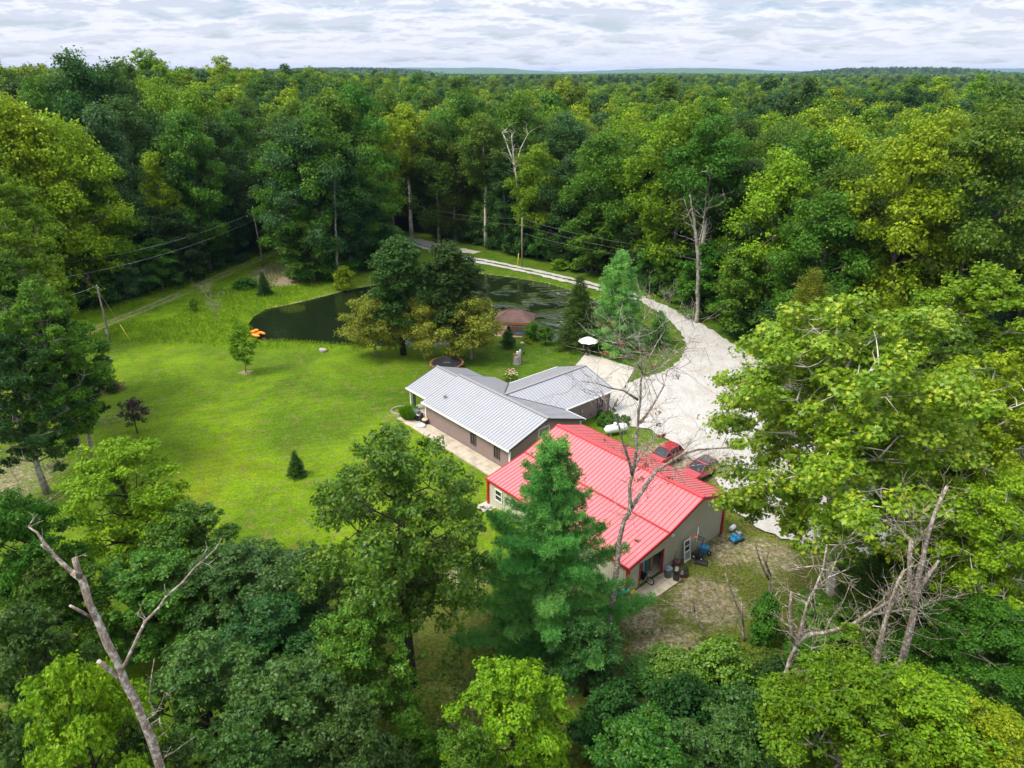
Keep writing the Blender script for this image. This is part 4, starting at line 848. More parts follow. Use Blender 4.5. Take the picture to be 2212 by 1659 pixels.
dead('dead_tree', 'forked grey dead tree leaning over the thickets, with a long arching limb', [
    ([z6(640,1659,30), z6(655,1500,30), z6(700,1290,30), z6(750,1120,30), z6(790,1000,30), z6(830,900,30.2), z6(870,750,30.4), z6(910,670,30.6), z6(950,560,30.9), z6(975,430,31.2)], .25, .05),
    ([z6(800,980,30), z6(860,930,30.2), z6(960,915,30.4), z6(1100,875,30.8), z6(1220,800,31.2), z6(1330,730,31.6), z6(1395,690,31.8)], .15, .05),
    ([z6(1200,820,31.2), z6(1320,800,31.6), z6(1480,780,32), z6(1600,725,32.4)], .08, .015),
    ([z6(790,970,30), z6(775,880,29.8), z6(772,780,29.7), z6(778,690,29.6)], .10, .07),
    ([z6(710,1285,30), z6(780,1270,29.8), z6(850,1210,29.6), z6(880,1110,29.5), z6(890,1000,29.4), z6(960,985,29.3), z6(1000,1040,29.2), z6(920,1130,29.1)], .09, .02),
    ([z6(845,1225,29.7), z6(950,1235,29.7), z6(1050,1240,29.8), z6(1240,1225,29.8), z6(1420,1200,29.9), z6(1650,1190,30), z6(1750,1195,30)], .09, .03),
    ([z6(910,680,30.6), z6(980,610,30.4), z6(1050,580,30.2), z6(1100,650,30)], .05, .015), ([z6(940,620,30.7), z6(900,545,31), z6(820,555,31.2), z6(730,570,31.4)], .035, .01),
    ([z6(960,520,31), z6(1010,450,31), z6(1050,420,31)], .035, .01)],
    150, 1.5, 1, 3, trad=.018)
dead('dead_tree', 'short thick grey snag left of the tallest snag', [
    ([z6(1185,1345,29.5), z6(1225,1190,29.5), z6(1255,1050,29.5), z6(1290,880,29.5), z6(1330,730,29.7), z6(1360,640,29.9), z6(1395,575,30.1)], .27, .06),
    ([z6(1310,800,29.5), z6(1350,720,29.8), z6(1385,660,30.0)], .08, .03)], 60, 1.3, 1, 4, trad=.014)
dead('dead_tree', 'tallest pointed grey snag at the wood\'s edge right of the garage', [
    ([z6(1235,1240,30.0), z6(1290,1160,30.3), z6(1385,1080,30.5), z6(1430,900,30.5), z6(1460,760,30.7), z6(1480,600,30.9), z6(1520,420,31.2), z6(1560,290,31.4), z6(1600,200,31.5), z6(1637,108,31.6)], .28, .07),
    ([z6(1455,770,30.7), z6(1430,680,30.5), z6(1425,560,30.5), z6(1440,400,30.5)], .14, .08),
    ([z6(1490,680,30.8), z6(1530,600,31.0), z6(1590,515,31.2)], .11, .06),
    ([z6(1520,420,31.2), z6(1450,300,30.9), z6(1400,220,30.7), z6(1390,130,30.5)], .03, .008), ([z6(1510,400,31.1), z6(1420,410,30.9), z6(1405,380,30.8)], .03, .01)],
    80, 1.5, 1, 5, trad=.014)
dead('dead_tree', 'mossy leaning broken trunk behind the tallest snag', [([z6(1440,1040,37), z6(1560,900,37.5), z6(1640,790,38), z6(1690,700,38.3), z6(1740,660,38.5)], .22, .14)], 0, seed=6, mat='barkgrey')
dead('broken_snag', 'twin-tipped pale snag standing in vines by the garage yard', [
    ([z6(612,1070,40.5), z6(640,900,40.5), z6(655,740,40.5), z6(660,600,40.5), z6(640,540,40.5), z6(615,465,40.5)], .17, .05),
    ([z6(655,620,40.5), z6(612,540,40.3), z6(590,470,40.2), z6(573,397,40)], .08, .05), ([z6(665,600,40.5), z6(640,530,40.6), z6(655,455,40.7)], .06, .04)], 0, .7, 0, 7)
dead('broken_snag', 'thin forked white snag left of the twin-tipped snag', [
    ([z6(520,970,40), z6(512,880,40), z6(490,800,40), z6(455,710,40), z6(415,590,40)], .12, .05), ([z6(512,880,40), z6(508,800,40), z6(503,740,40)], .08, .05), ([z6(508,805,40), z6(560,800,40)], .02, .01)], 0, .6, 0, 8)
dead('dead_tree', 'small branching white dead tree beside the garage\'s concrete apron', [
    ([z6(335,985,41), z6(290,890,41), z6(245,805,41)], .16, .08), ([z6(245,805,41), z6(170,780,41.3), z6(110,755,41.6), z6(45,722,42)], .07, .03),
    ([z6(245,800,41), z6(240,745,41), z6(200,690,41)], .06, .02), ([z6(245,745,41), z6(285,750,41), z6(335,780,40.8)], .05, .03), ([z6(250,745,41), z6(290,700,41.2), z6(300,650,41.4)], .04, .02)], 26, .8, 1, 9, trad=.014)
dead('bare_sapling', 'thin leafless sapling on the grassy bank by the pond', [([(468,703,113), (462,670,113), (455,640,113), (447,616,113)], .06, .02), ([(465,680,113), (470,655,113), (472,630,113)], .03, .01), ([(462,672,113), (450,650,113), (436,620,113)], .03, .01)], 60, 1.5, 1, 10, cat='sapling', trad=.014)
dead('bare_sapling', 'wispy bare tree at the left, over the shaded lawn strip', [([z5(60,380,42), z5(95,300,42), z5(105,150,42), z5(95,20,42)], .07, .01), ([z5(90,310,42), z5(160,270,42), z5(240,200,42)], .04, .01), ([z5(98,200,42), z5(150,130,42)], .02, .01)], 40, 1.2, 1, 11, trad=.012)
dead('bare_sapling', 'dark crooked bare sapling beside the big broken snag', [([z5(60,850,27), z5(110,740,27), z5(135,640,27), z5(230,550,27), z5(300,505,27)], .05, .015), ([z5(135,640,27), z5(132,600,27), z5(155,580,27)], .02, .01)], 0, .7, 1, 12, mat='bark', trad=.012)
dead('broken_snag', 'bare barkless pole of a dead trunk in the woods behind the pond', [([(728,585,138), (726,520,138), (724,460,138), (722,400,138), (727,335,138)], .30, .12), ([(723,375,138), (716,365,138), (712,358,138)], .12, .06)], 0, seed=13)
dead('dead_tree', 'pale forked tree crown rising in the woods behind the pole', [([(1120,470,160), (1117,400,160), (1112,360,160), (1098,320,160), (1085,285,160)], .35, .1), ([(1112,360,160), (1108,330,160), (1105,290,160)], .16, .05), ([(1113,362,160), (1125,320,160), (1140,290,160)], .15, .05)], 24, 3, 1, 14, mat='barkwhite', trad=.05)
dead('dead_tree', 'bare grey limbs showing in the tree right of the golden evergreen', [([(1507,672,112), (1508,600,112), (1507,540,112), (1500,480,112), (1490,420,112)], .42, .12), ([(1507,560,112), (1500,500,113), (1478,430,113)], .14, .04), ([(1507,540,112), (1520,480,112), (1525,420,112)], .15, .04)], 30, 3, 1, 15, mat='barkgrey', trad=.04)
# ------------------------------------------------------------------ buildings
def clip_lines(poly, d, step, start=None):
    """lines along 2-D direction d across a 2-D polygon"""
    d = np.array(d, float) / np.hypot(*d); nn = np.array([-d[1], d[0]]); P = np.array(poly, float); s = P @ nn; out_ = []
    k = math.ceil((s.min() + .02) / step) * step
    while k < s.max() - .02:
        hit = []
        for i in range(len(P)):
            a, c = P[i], P[(i + 1) % len(P)]; sa, sc2 = a @ nn - k, c @ nn - k
            if (sa > 0) != (sc2 > 0): hit.append((a + (c - a) * sa / (sa - sc2)) @ d)
        hit.sort()
        for a, c in zip(hit[::2], hit[1::2]):
            if c - a > .1: out_.append((d * a + nn * k, d * c + nn * k))
        k += step
    return out_
def roof_face(mb, poly, zf, slope_dir, step=.4, th=.10, rib=(.026, .03)):
    """poly in plan, zf gives height; a sheet with raised ribs running down the slope"""
    pts = [(x, y, zf(x, y)) for x, y in poly]
    a_ = sum(poly[i][0] * poly[(i + 1) % len(poly)][1] - poly[(i + 1) % len(poly)][0] * poly[i][1] for i in range(len(poly)))
    if a_ > 0: pts = pts[::-1]
    mb.mat = 0; mb.slab([Vector(p) - Vector((0, 0, th)) for p in pts], (0, 0, th)) if False else mb.slab(pts, (0, 0, -th)) if a_ < 0 else mb.slab(pts, (0, 0, -th))
    mb.mat = 1  # ribs take the second, darker slot, with shade painted into its colour
    for a, c in clip_lines(poly, slope_dir, step):
        A = Vector((a[0], a[1], zf(*a) + .003)); B = Vector((c[0], c[1], zf(*c) + .003)); dd = (B - A); dd = dd.normalized()
        sd2 = dd.cross(Vector((0, 0, 1))).normalized() * rib[0]; up_ = Vector((0, 0, rib[1]))
        A = A + dd * .02; B = B - dd * .02
        mb.add([A - sd2, A + sd2, B + sd2, B - sd2, A - sd2 * .5 + up_, A + sd2 * .5 + up_, B + sd2 * .5 + up_, B - sd2 * .5 + up_],
               [(0, 3, 2, 1), (4, 5, 6, 7), (0, 1, 5, 4), (1, 2, 6, 5), (2, 3, 7, 6), (3, 0, 4, 7)])
def beam(mb, a, b, w, h):                                  # a bar of w x h between two points, top edge on the line
    A, B = Vector(a), Vector(b); d = (B - A).normalized(); s_ = d.cross(Vector((0, 0, 1))).normalized() * w / 2; u = Vector((0, 0, -h))
    mb.add([A - s_ + u, A + s_ + u, B + s_ + u, B - s_ + u, A - s_, A + s_, B + s_, B - s_], [(0, 3, 2, 1), (4, 5, 6, 7), (0, 1, 5, 4), (1, 2, 6, 5), (2, 3, 7, 6), (3, 0, 4, 7)])
def wall(mb, a, b, z0, ztop_a, ztop_b, th=.16, holes=(), peak=None):
    """vertical wall from plan point a to b; holes = (s0, s1, z0, z1) along it; peak = (s, z) for gables"""
    A, B = Vector(a), Vector(b); L = (B - A).length; d = (B - A) / L; nn = Vector((-d.y, d.x)) * th
    def top(s):
        if peak:
            ps, pz = peak
            return ztop_a + (pz - ztop_a) * s / ps if s < ps else pz + (ztop_b - pz) * (s - ps) / (L - ps)
        return ztop_a + (ztop_b - ztop_a) * s / L
    def piece(s0, s1, za, zb0, zb1):
        if s1 - s0 < .01: return
        q = [(s0, za), (s1, za), (s1, zb1), (s0, zb0)]; P = [Vector((*(A + d * s), z)) for s, z in q]
        mb.slab(P, (nn.x, nn.y, 0))
    cuts = sorted({0, L, *([peak[0]] if peak else []), *[h[0] for h in holes], *[h[1] for h in holes]})
    for s0, s1 in zip(cuts[:-1], cuts[1:]):
        hh = [h for h in holes if h[0] <= s0 + 1e-6 and h[1] >= s1 - 1e-6]
        if not hh: piece(s0, s1, z0, top(s0), top(s1))
        else:
            h = hh[0]
            if h[2] > z0 + .01: piece(s0, s1, z0, h[2], h[2])
            piece(s0, s1, h[3], top(s0), top(s1))
def window(parent, c, w, h, face, mats=('brownfr', 'glass'), sash='v', depth=.08):
    """c: centre on the wall's outer face, face: outward plan direction"""
    f = Vector((face[0], face[1], 0)).normalized(); s_ = Vector((-f.y, f.x, 0)); c = Vector(c); rz = math.atan2(s_.y, s_.x)
    root = thing_part('window', parent)
    m = MB(); t = .09
    for q, dd in ((s_ * (w / 2 - t / 2), (t, depth, h)), (-s_ * (w / 2 - t / 2), (t, depth, h)), (Vector((0, 0, h / 2 - t / 2)), (w - 2 * t, depth, t)), (Vector((0, 0, -h / 2 + t / 2)), (w - 2 * t, depth, t)),
                  ((Vector(), (.05, depth * .8, h - 2 * t)) if sash == 'v' else (Vector(), (w - 2 * t, depth * .8, .05)))):
        m.box(c + q + f * (depth / 2 + .004), dd, rz)
    m.build('frame', M[mats[0]], root)
    m = MB(); m.box(c + f * .012, (w - 2 * t, .016, h - 2 * t), rz); m.build('pane', M[mats[1]], root)
def thing_part(name, parent):
    o = bpy.data.objects.new(name, None); o.empty_display_size = .2; col.objects.link(o); o.parent = parent; return o
# ---- house (local frame: u along the main ridge away from the garage, v towards the lawn on the left)
HT = 2.286; house = thing('house', 'single-storey mauve-sided house with a grey ribbed metal roof and a wing', 'house', (3.86, 67.06, 0), HT)
L_, W_, HR, HE = 15.6, 5.58, 4.70, 2.84; PIT = (HR - HE) / W_; SW, WL, WW = 8.02, 14.02, 4.92; HWR = HE + PIT * WW; V0 = (HR - HWR) / PIT
LP_, WP, HPR = 4.65, 4.68, 4.41; HPE = HPR - PIT * WP
zm = lambda u, v: HR - PIT * abs(v); zw = lambda u, v: HWR - PIT * abs(u - SW); zp = lambda u, v: HPR - PIT * abs(v)
RM = [M['roofgrey'], M['roofgrey_rib_shade']]
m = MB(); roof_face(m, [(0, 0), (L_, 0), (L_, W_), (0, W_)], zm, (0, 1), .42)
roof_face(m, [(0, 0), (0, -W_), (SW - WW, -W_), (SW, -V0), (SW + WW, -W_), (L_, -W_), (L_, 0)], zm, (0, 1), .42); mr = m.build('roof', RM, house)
m = MB(); beam(m, (-.02, 0, HR + .075), (L_ + .02, 0, HR + .075), .36, .08); m.build('ridge_cap', M['ridgegrey'], mr)
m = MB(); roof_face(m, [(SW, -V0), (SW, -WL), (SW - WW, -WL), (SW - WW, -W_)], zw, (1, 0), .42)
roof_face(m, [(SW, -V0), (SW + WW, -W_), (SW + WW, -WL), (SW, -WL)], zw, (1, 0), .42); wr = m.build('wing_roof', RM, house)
m = MB(); beam(m, (SW, -V0 - .1, HWR + .075), (SW, -WL - .02, HWR + .075), .34, .08); m.build('ridge_cap', M['ridgegrey'], wr)
m = MB()
for k in (-1, 1): beam(m, (SW, -V0, HWR + .045), (SW + k * WW, -W_, HE + .045), .14, .03)
m.build('valley_flashing', M['darktrim'], wr)
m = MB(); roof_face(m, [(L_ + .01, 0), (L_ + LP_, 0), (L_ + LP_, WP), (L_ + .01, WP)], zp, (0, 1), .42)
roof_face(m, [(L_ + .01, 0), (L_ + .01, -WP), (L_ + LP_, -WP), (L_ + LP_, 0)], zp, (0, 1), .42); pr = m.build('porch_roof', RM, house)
m = MB(); beam(m, (L_ + .02, 0, HPR + .075), (L_ + LP_ + .02, 0, HPR + .075), .34, .08); m.build('ridge_cap', M['ridgegrey'], pr)
for part_, bars in (('rake_trim', [((-.035, 0, HR + .02), (-.035, v, HE + .02)) for v in (W_, -W_)]), ('wing_rake_trim', [((SW, -WL - .035, HWR + .02), (SW + k * WW, -WL - .035, HE + .02)) for k in (-1, 1)]),
                    ('porch_rake_trim', [((L_ + LP_ + .035, 0, HPR + .02), (L_ + LP_ + .035, v, HPE + .02)) for v in (WP, -WP)])):
    m = MB()
    for a, b_ in bars: beam(m, a, b_, .07, .2)
    m.build(part_, M['darktrim'], house)
m = MB()
beam(m, (-.1, W_ + .06, HE - .02), (L_, W_ + .06, HE - .02), .12, .14); beam(m, (-.1, -W_ - .06, HE - .02), (SW - WW - .15, -W_ - .06, HE - .02), .12, .14)
beam(m, (SW - WW - .06, -W_ - .12, HE - .02), (SW - WW - .06, -WL, HE - .02), .12, .14); beam(m, (SW + WW + .06, -W_ - .12, HE - .02), (SW + WW + .06, -WL, HE - .02), .12, .14)
beam(m, (L_ + .1, WP + .06, HPE - .02), (L_ + LP_, WP + .06, HPE - .02), .12, .14); m.build('gutter', M['white'], house)
ov = .42; m = MB(); T = .16
wu = lambda v: zm(0, v) - .11
wall(m, (.3, W_ - ov), (L_ - .3, W_ - ov), 0, wu(W_ - ov), wu(W_ - ov), -T)                               # lawn side
wall(m, (.3, -W_ + ov + 0), (.3, W_ - ov), 0, wu(W_ - ov), wu(W_ - ov), -T, peak=(W_ - ov, HR - .11))       # gable toward the garage
wall(m, (L_ - .3, -W_ + ov), (L_ - .3, W_ - ov), 0, wu(W_ - ov), wu(W_ - ov), T, peak=(W_ - ov, HR - .11))
wall(m, (.3, -W_ + ov), (SW - WW + ov, -W_ + ov), 0, wu(W_ - ov), wu(W_ - ov), T); wall(m, (SW + WW - ov, -W_ + ov), (L_ - .3, -W_ + ov), 0, wu(W_ - ov), wu(W_ - ov), T)
wz = HWR - PIT * (WW - ov) - .11
wall(m, (SW - WW + ov, -W_ + ov), (SW - WW + ov, -WL + .3), 0, wz, wz, T); wall(m, (SW + WW - ov, -W_ + ov), (SW + WW - ov, -WL + .3), 0, wz, wz, -T)
wall(m, (SW - WW + ov, -WL + .3), (SW + WW - ov, -WL + .3), 0, wz, wz, T, peak=(WW - ov, HWR - .11))
m.build('wall', M['siding'], house)
m = MB()
for u, v in ((.28, W_ - ov + .02), (L_ - .28, W_ - ov + .02), (.28, -W_ + ov - .02), (SW - WW + ov - .02, -WL + .28), (SW + WW - ov + .02, -WL + .28)): m.box((u, v, wu(W_ - ov) / 2 - .02), (.16, .16, wu(W_ - ov) - .06))
m.build('corner_trim', M['white'], house)
for u in (6.35, 2.35): window(house, (u, W_ - ov, 1.55), .95, 1.5, (0, 1))
window(house, (SW - WW + ov, -12.0, 1.6), .95, 1.3, (-1, 0))
m = MB()                                                   # white frame of the gable hatch
vx, vw, vh, vz = .35, 1.5, 1.0, 3.15
for c_, d_ in (((.285, vx - vw / 2, vz), (.04, .07, vh)), ((.285, vx + vw / 2, vz), (.04, .07, vh)), ((.285, vx, vz + vh / 2), (.04, vw + .07, .07)), ((.285, vx, vz - vh / 2), (.04, vw + .07, .07))): m.box(c_, d_)
m.build('gable_hatch', M['white'], house)
for u, v in ((L_ + LP_ - .35, WP - .4), (L_ + LP_ - .35, -WP + .4)):
    m = MB(); m.box((u, v, 1.28), (.16, .16, 2.5)); m.build('porch_post', M['white'], house)
m = MB(); m.box((L_ + LP_ - 1.1, WP - .42, 1.3), (.5, .06, 2.3)); m.build('porch_screen', M['black'], house)
m = MB(); m.prism([(L_ - .2, -WP + .2), (L_ + LP_ - .1, -WP + .2), (L_ + LP_ - .1, WP - .1), (L_ - .2, WP - .1)], -.1, .10); m.build('porch_floor', M['concrete_old'], house)
m = MB(); m.lathe([(.14, 0), (.14, .34), (.19, .36), (.19, .46), (.02, .50)], (L_ - 2.1, 3.7, zm(0, 3.7)), 14); m.build('roof_vent', M['greymetal'], house)
m = MB(); m.box((SW - WW + ov - .07, -8.8, 1.5), (.14, .3, .4)); m.box((SW - WW + ov - .04, -8.8, .65), (.05, .05, 1.3)); m.build('meter_box', M['greymetal'], house)
m = MB(); m.box((.25, -W_ + ov - .55, .38), (.9, .9, .76)); m.box((.25, -W_ + ov - .55, .785), (.8, .8, .05)); ac = m.build('air_conditioner', M['darkgrey'], None, None, .03)
ac.parent = None; ac.location = house.location; ac.rotation_euler = (0, 0, HT); tag(ac, 'dark air conditioner at the corner between house wall and wing', 'air conditioner')
def HL(u, v, z=0): c_, s_ = math.cos(HT), math.sin(HT); return Vector((3.86 + u * c_ - v * s_, 67.06 + u * s_ + v * c_, z))
# walk along the house, patio
def slab_walk(name, cells, z1_, mat='concrete_old', z0=-.15):
    m = MB()
    for c in cells: m.prism([(p[0], p[1]) for p in c], z0, z1_)
    return tag(m.build(name, M[mat], None, None, .012), kind='structure')
cells = []; u = -.9
while u < 17.2:
    for v0, v1 in ((5.22, 6.25), (6.27, 7.25)): cells.append([HL(u, v0), HL(u + 1.48, v0), HL(u + 1.48, v1), HL(u, v1)])
    u += 1.5
slab_walk('walkway', cells, .14)
pa = [G(1267, 763), G(1371, 796), G(1312, 826), G(1205, 792)]; pc = pa[2] * .5 + pa[3] * .5
def lerp2(a, b_, t): return a.lerp(b_, t)
cells = []; N1, N2 = 3, 2; pa2 = [G(1266, 763), G(1372, 796), HL(SW - WW + .2, -WL + .1), HL(SW + WW - .2, -WL + .1)]
for i in range(N1):
    for j in range(N2):
        f = lambda s, t: pa2[0].lerp(pa2[1], s).lerp(pa2[3].lerp(pa2[2], s), t); e = .002
        cells.append([f(i / N1 + e, j / N2 + e), f((i + 1) / N1 - e, j / N2 + e), f((i + 1) / N1 - e, (j + 1) / N2 - e), f(i / N1 + e, (j + 1) / N2 - e)])
slab_walk('patio', cells, .10, 'concrete')
# ---- garage
GT = 2.28; garage = thing('garage', 'large metal garage with a bright red ribbed roof and sage walls', 'garage', (16.08, 50.77, 0), GT)
GL, GW, GR, GS, ZR, ZL, ZRt, ZS = 17.59, 9.25, 3.75, 4.36, 5.41, 2.82, 4.16, 3.86
def zg_(u, v):
    if v <= 0: return ZR + (ZRt - ZR) * (-v) / GR
    if v <= GS: return ZR + (ZS - ZR) * v / GS
    return ZS + (ZL - ZS) * (v - GS) / (GW - GS)
RR = [M['roofred'], M['roofred_rib_shade']]
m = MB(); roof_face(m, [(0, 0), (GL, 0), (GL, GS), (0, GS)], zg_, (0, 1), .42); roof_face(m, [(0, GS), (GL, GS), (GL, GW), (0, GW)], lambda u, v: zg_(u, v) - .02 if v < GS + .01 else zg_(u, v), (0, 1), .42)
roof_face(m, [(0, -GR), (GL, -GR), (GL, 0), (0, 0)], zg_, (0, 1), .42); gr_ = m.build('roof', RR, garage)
m = MB(); beam(m, (-.03, 0, ZR + .07), (GL + .03, 0, ZR + .07), .42, .09); m.build('ridge_cap', M['redtrim_top'], gr_)
m = MB(); beam(m, (0, GS + .03, ZS + .055), (GL, GS + .03, ZS + .055), .16, .05); m.build('seam_flashing', M['roofred_rib_shade'], gr_)
m = MB()
for a, b_ in (((0, ZR), (GS, ZS)), ((GS, ZS), (GW, ZL)), ((0, ZR), (-GR, ZRt))):
    for uu in (-.05, GL + .05): beam(m, (uu, a[0], a[1] + .03), (uu, b_[0], b_[1] + .03), .10, .28)
beam(m, (-.1, GW + .05, ZL + .01), (GL + .1, GW + .05, ZL + .01), .10, .20); beam(m, (-.1, -GR - .05, ZRt + .01), (GL + .1, -GR - .05, ZRt + .01), .10, .20)
m.build('rake_trim', M['redtrim'], garage)
vg0, vg1 = -GR + .12, GW - .12; D0, D1 = 0, 0
def GLc(p): d = Vector((p.x - 16.08, p.y - 50.77)); c_, s_ = math.cos(GT), math.sin(GT); return d.x * c_ + d.y * s_, -d.x * s_ + d.y * c_
dj = GLc(G(1431.4, 1239.3))[1]                             # right jamb
D0 = dj - vg0; D1 = D0 + 2.9
m = MB(); wall(m, (.12, vg0), (.12, GS), 0, zg_(0, vg0) - .12, ZS - .12, -.12, peak=(-vg0, ZR - .12), holes=[(D0, min(D1, GS - vg0 - .01), 0, 2.35)] if dj < GS else [])
hs = [(max(0.01, dj - GS), dj + 2.9 - GS, 0, 2.35)]
wall(m, (.12, GS), (.12, vg1), 0, ZS - .13, ZL - .10, -.12, holes=hs)
wall(m, (GL - .12, vg0), (GL - .12, GS), 0, zg_(0, vg0) - .12, ZS - .12, .12, peak=(-vg0, ZR - .12)); wall(m, (GL - .12, GS), (GL - .12, vg1), 0, ZS - .13, ZL - .10, .12)
wall(m, (.24, vg1), (GL - .24, vg1), 0, ZL - .10, ZL - .10, -.12, holes=[(15.2, 16.2, 1.0, 2.2)]); wall(m, (.24, vg0), (GL - .24, vg0), 0, zg_(0, vg0) - .12, zg_(0, vg0) - .12, .12)
m.build('wall', M['barnwall'], garage)
m = MB()
for u, v, h in ((.1, GW - .1, ZL - .1), (GL - .1, GW - .1, ZL - .1), (.1, -GR + .1, ZRt - .12)): m.box((u, v, h / 2), (.24, .24, h))
m.build('corner_trim', M['redtrim'], garage)
m = MB(); m.box((.10, dj, 1.2), (.12, .16, 2.4)); m.box((.02, dj + .12, 1.17), (.06, .07, 2.3)); m.box((.10, dj + 2.9, 1.2), (.12, .12, 2.4)); m.build('door_jamb', [M['redtrim']], garage)
m = MB(); m.prism([(.3, vg0 + .15), (GL - .3, vg0 + .15), (GL - .3, vg1 - .15), (.3, vg1 - .15)], -.1, .06); m.build('floor_slab', M['concrete_old'], garage)
window(garage, (15.95, vg1, 1.6), 1.0, 1.25, (0, 1), ('white', 'glass'), 'h')
m = MB(); m.box((.05, 3.9, zg_(0, 3.9) - .55), (.12, .22, .14)); m.lathe([(.06, 0), (.09, .1)], (-.08, 3.8, zg_(0, 3.9) - .72), 10); m.lathe([(.06, 0), (.09, .1)], (-.08, 4.05, zg_(0, 3.9) - .72), 10); m.build('security_lamp', M['white'], garage)
def GLW(u, v, z=0): c_, s_ = math.cos(GT), math.sin(GT); return Vector((16.08 + u * c_ - v * s_, 50.77 + u * s_ + v * c_, z))
a0 = GLc(G(1385.9, 1314)); a1 = GLc(G(1471.8, 1250.4)); cells = []; va, vb = a1[1], a0[1]; ua = min(a0[0], a1[0])
for i in range(4):
    for j in range(2):
        v0 = va + (vb - va) * i / 4 + .012; v1 = va + (vb - va) * (i + 1) / 4 - .012; u0 = ua + (0 - ua) * j / 2 + .012; u1 = ua + (0 - ua) * (j + 1) / 2 - .012
        cells.append([GLW(u0, v0), GLW(u1, v0), GLW(u1, v1), GLW(u0, v1)])
slab_walk('apron', cells, .09, 'concrete_old')
q = [GLW(GL + .3, vg1 - .5), GLW(GL - 1.2, vg1 - .5), GLW(GL - 1.2, vg1 + 1.3), GLW(GL + .3, vg1 + 1.3)]; slab_walk('side_slab', [q], .07, 'concrete')
# ---- gazebo by the pond
gp = G(1113, 727); gazebo = thing('gazebo', 'brown hip-roofed wooden gazebo standing at the pond edge', 'gazebo', (gp.x, gp.y + 2.2, 0), rad(-8))
gw, gd, ge, gh, rl = 3.1, 2.6, 2.45, 3.75, 1.0
m = MB(); rv = [(-gw, -gd, ge), (gw, -gd, ge), (gw, gd, ge), (-gw, gd, ge), (-rl, 0, gh), (rl, 0, gh)]
for f in ((0, 1, 5, 4), (1, 2, 5), (2, 3, 4, 5), (3, 0, 4)): m.slab([rv[i] for i in f][::-1], (0, 0, -.08))
gro = m.build('roof', M['shingle'], gazebo)
m = MB()
for a, b_ in (((0, 4)), ((1, 5)), ((2, 5)), ((3, 4)), ((4, 5))): beam(m, Vector(rv[a]) + Vector((0, 0, .05)), Vector(rv[b_]) + Vector((0, 0, .05)), .2, .05)
m.build('hip_cap', M['shingle'], gro)
m = MB(); e = .12
for a, b_ in (((-gw, -gd), (gw, -gd)), ((gw, -gd), (gw, gd)), ((gw, gd), (-gw, gd)), ((-gw, gd), (-gw, -gd))): beam(m, (*a, ge - .085), (*b_, ge - .085), .08, .26)
m.build('fascia', M['wood'], gazebo)
for x in (-gw + .35, 0, gw - .35):
    for y in (-gd + .35, gd - .35):
        m = MB(); m.box((x, y, 1.2), (.18, .18, 2.4)); m.build('post', M['wood'], gazebo)
def rail(x0, y0, x1, y1):
    m = MB(); beam(m, (x0, y0, 1.05), (x1, y1, 1.05), .12, .08); beam(m, (x0, y0, .35), (x1, y1, .35), .07, .1); L2 = math.hypot(x1 - x0, y1 - y0); k = int(L2 / .22)
    for i in range(1, k): m.box((x0 + (x1 - x0) * i / k, y0 + (y1 - y0) * i / k, .62), (.09, .04, .70), math.atan2(y1 - y0, x1 - x0))
    m.build('railing', M['wood'], gazebo)
rail(.1, -gd + .35, gw - .45, -gd + .35); rail(-gw + .45, gd - .35, -.1, gd - .35); rail(.1, gd - .35, gw - .45, gd - .35); rail(gw - .35, -gd + .45, gw - .35, gd - .45); rail(-gw + .35, -gd + .45, -gw + .35, gd - .45)
m = MB(); m.box((0, 0, .06), (2 * gw - .3, 2 * gd - .3, .16)); m.build('deck', M['tan'], gazebo)
m = MB(); m.box((1.35, -gd + .55, .42), (2.3, .5, .14)); m.box((1.35, -gd + .42, .62), (2.3, .12, .3)); bb = m.build('bench_cushion', M['skyblue'], None, None, .03); bb.location = gazebo.location; bb.rotation_euler = gazebo.rotation_euler
bb.location.z = .12; tag(bb, 'bright blue bench cushion behind the gazebo railing', 'cushion')
t = thing('chair', 'dark metal chair with arms inside the gazebo opening', 'chair', (gp.x - .9, gp.y + 1.5, .14), .6)
m = MB(); m.box((0, 0, .43), (.5, .5, .05)); m.build('seat', M['darkgrey'], t); m = MB(); m.box((0, .25, .75), (.5, .04, .5)); m.build('backrest', M['darkgrey'], t)
for x in (-.22, .22):
    for y in (-.22, .22): m = MB(); m.tube([(x, y, 0), (x, y, .43)], .02, 5); m.build('leg', M['darkgrey'], t)
for x in (-.26, .26): m = MB(); m.tube([(x, -.22, .43), (x, -.22, .65), (x, .24, .67)], .018, 5); m.build('armrest', M['darkgrey'], t)
# ------------------------------------------------------------------ garden things
# trampoline
p = G(965, 783, .92); t = thing('trampoline', 'round black trampoline with a rusty orange spring rim behind the house', 'trampoline', (p.x, p.y, 0)); Rt, Ht = 2.35, .92
m = MB(); m.lathe([(0.01, Ht), (Rt - .28, Ht + .0)], n=40); m.lathe([(Rt - .28, Ht - .01), (.01, Ht - .01)], n=40); mat_ = m.build('jumping_mat', M['black'], t)
m = MB()
for k in range(5): m.box((-.42 + .21 * k, 0, Ht + .012), (.09, .26, .006)); 
m.box((0, .16, Ht + .012), (1.0, .035, .006)); m.box((0, -.16, Ht + .012), (1.0, .035, .006)); m.build('emblem', M['steel'], mat_)
m = MB(); n_ = 40
for k in range(84):
    a = 2 * math.pi * k / 84; m.tube([(math.cos(a) * (Rt - .27), math.sin(a) * (Rt - .27), Ht), (math.cos(a) * (Rt - .02), math.sin(a) * (Rt - .02), Ht + .02)], .018, 4)
m.build('springs', plain('rusty_springs', (.42, .13, .04), .7), t)
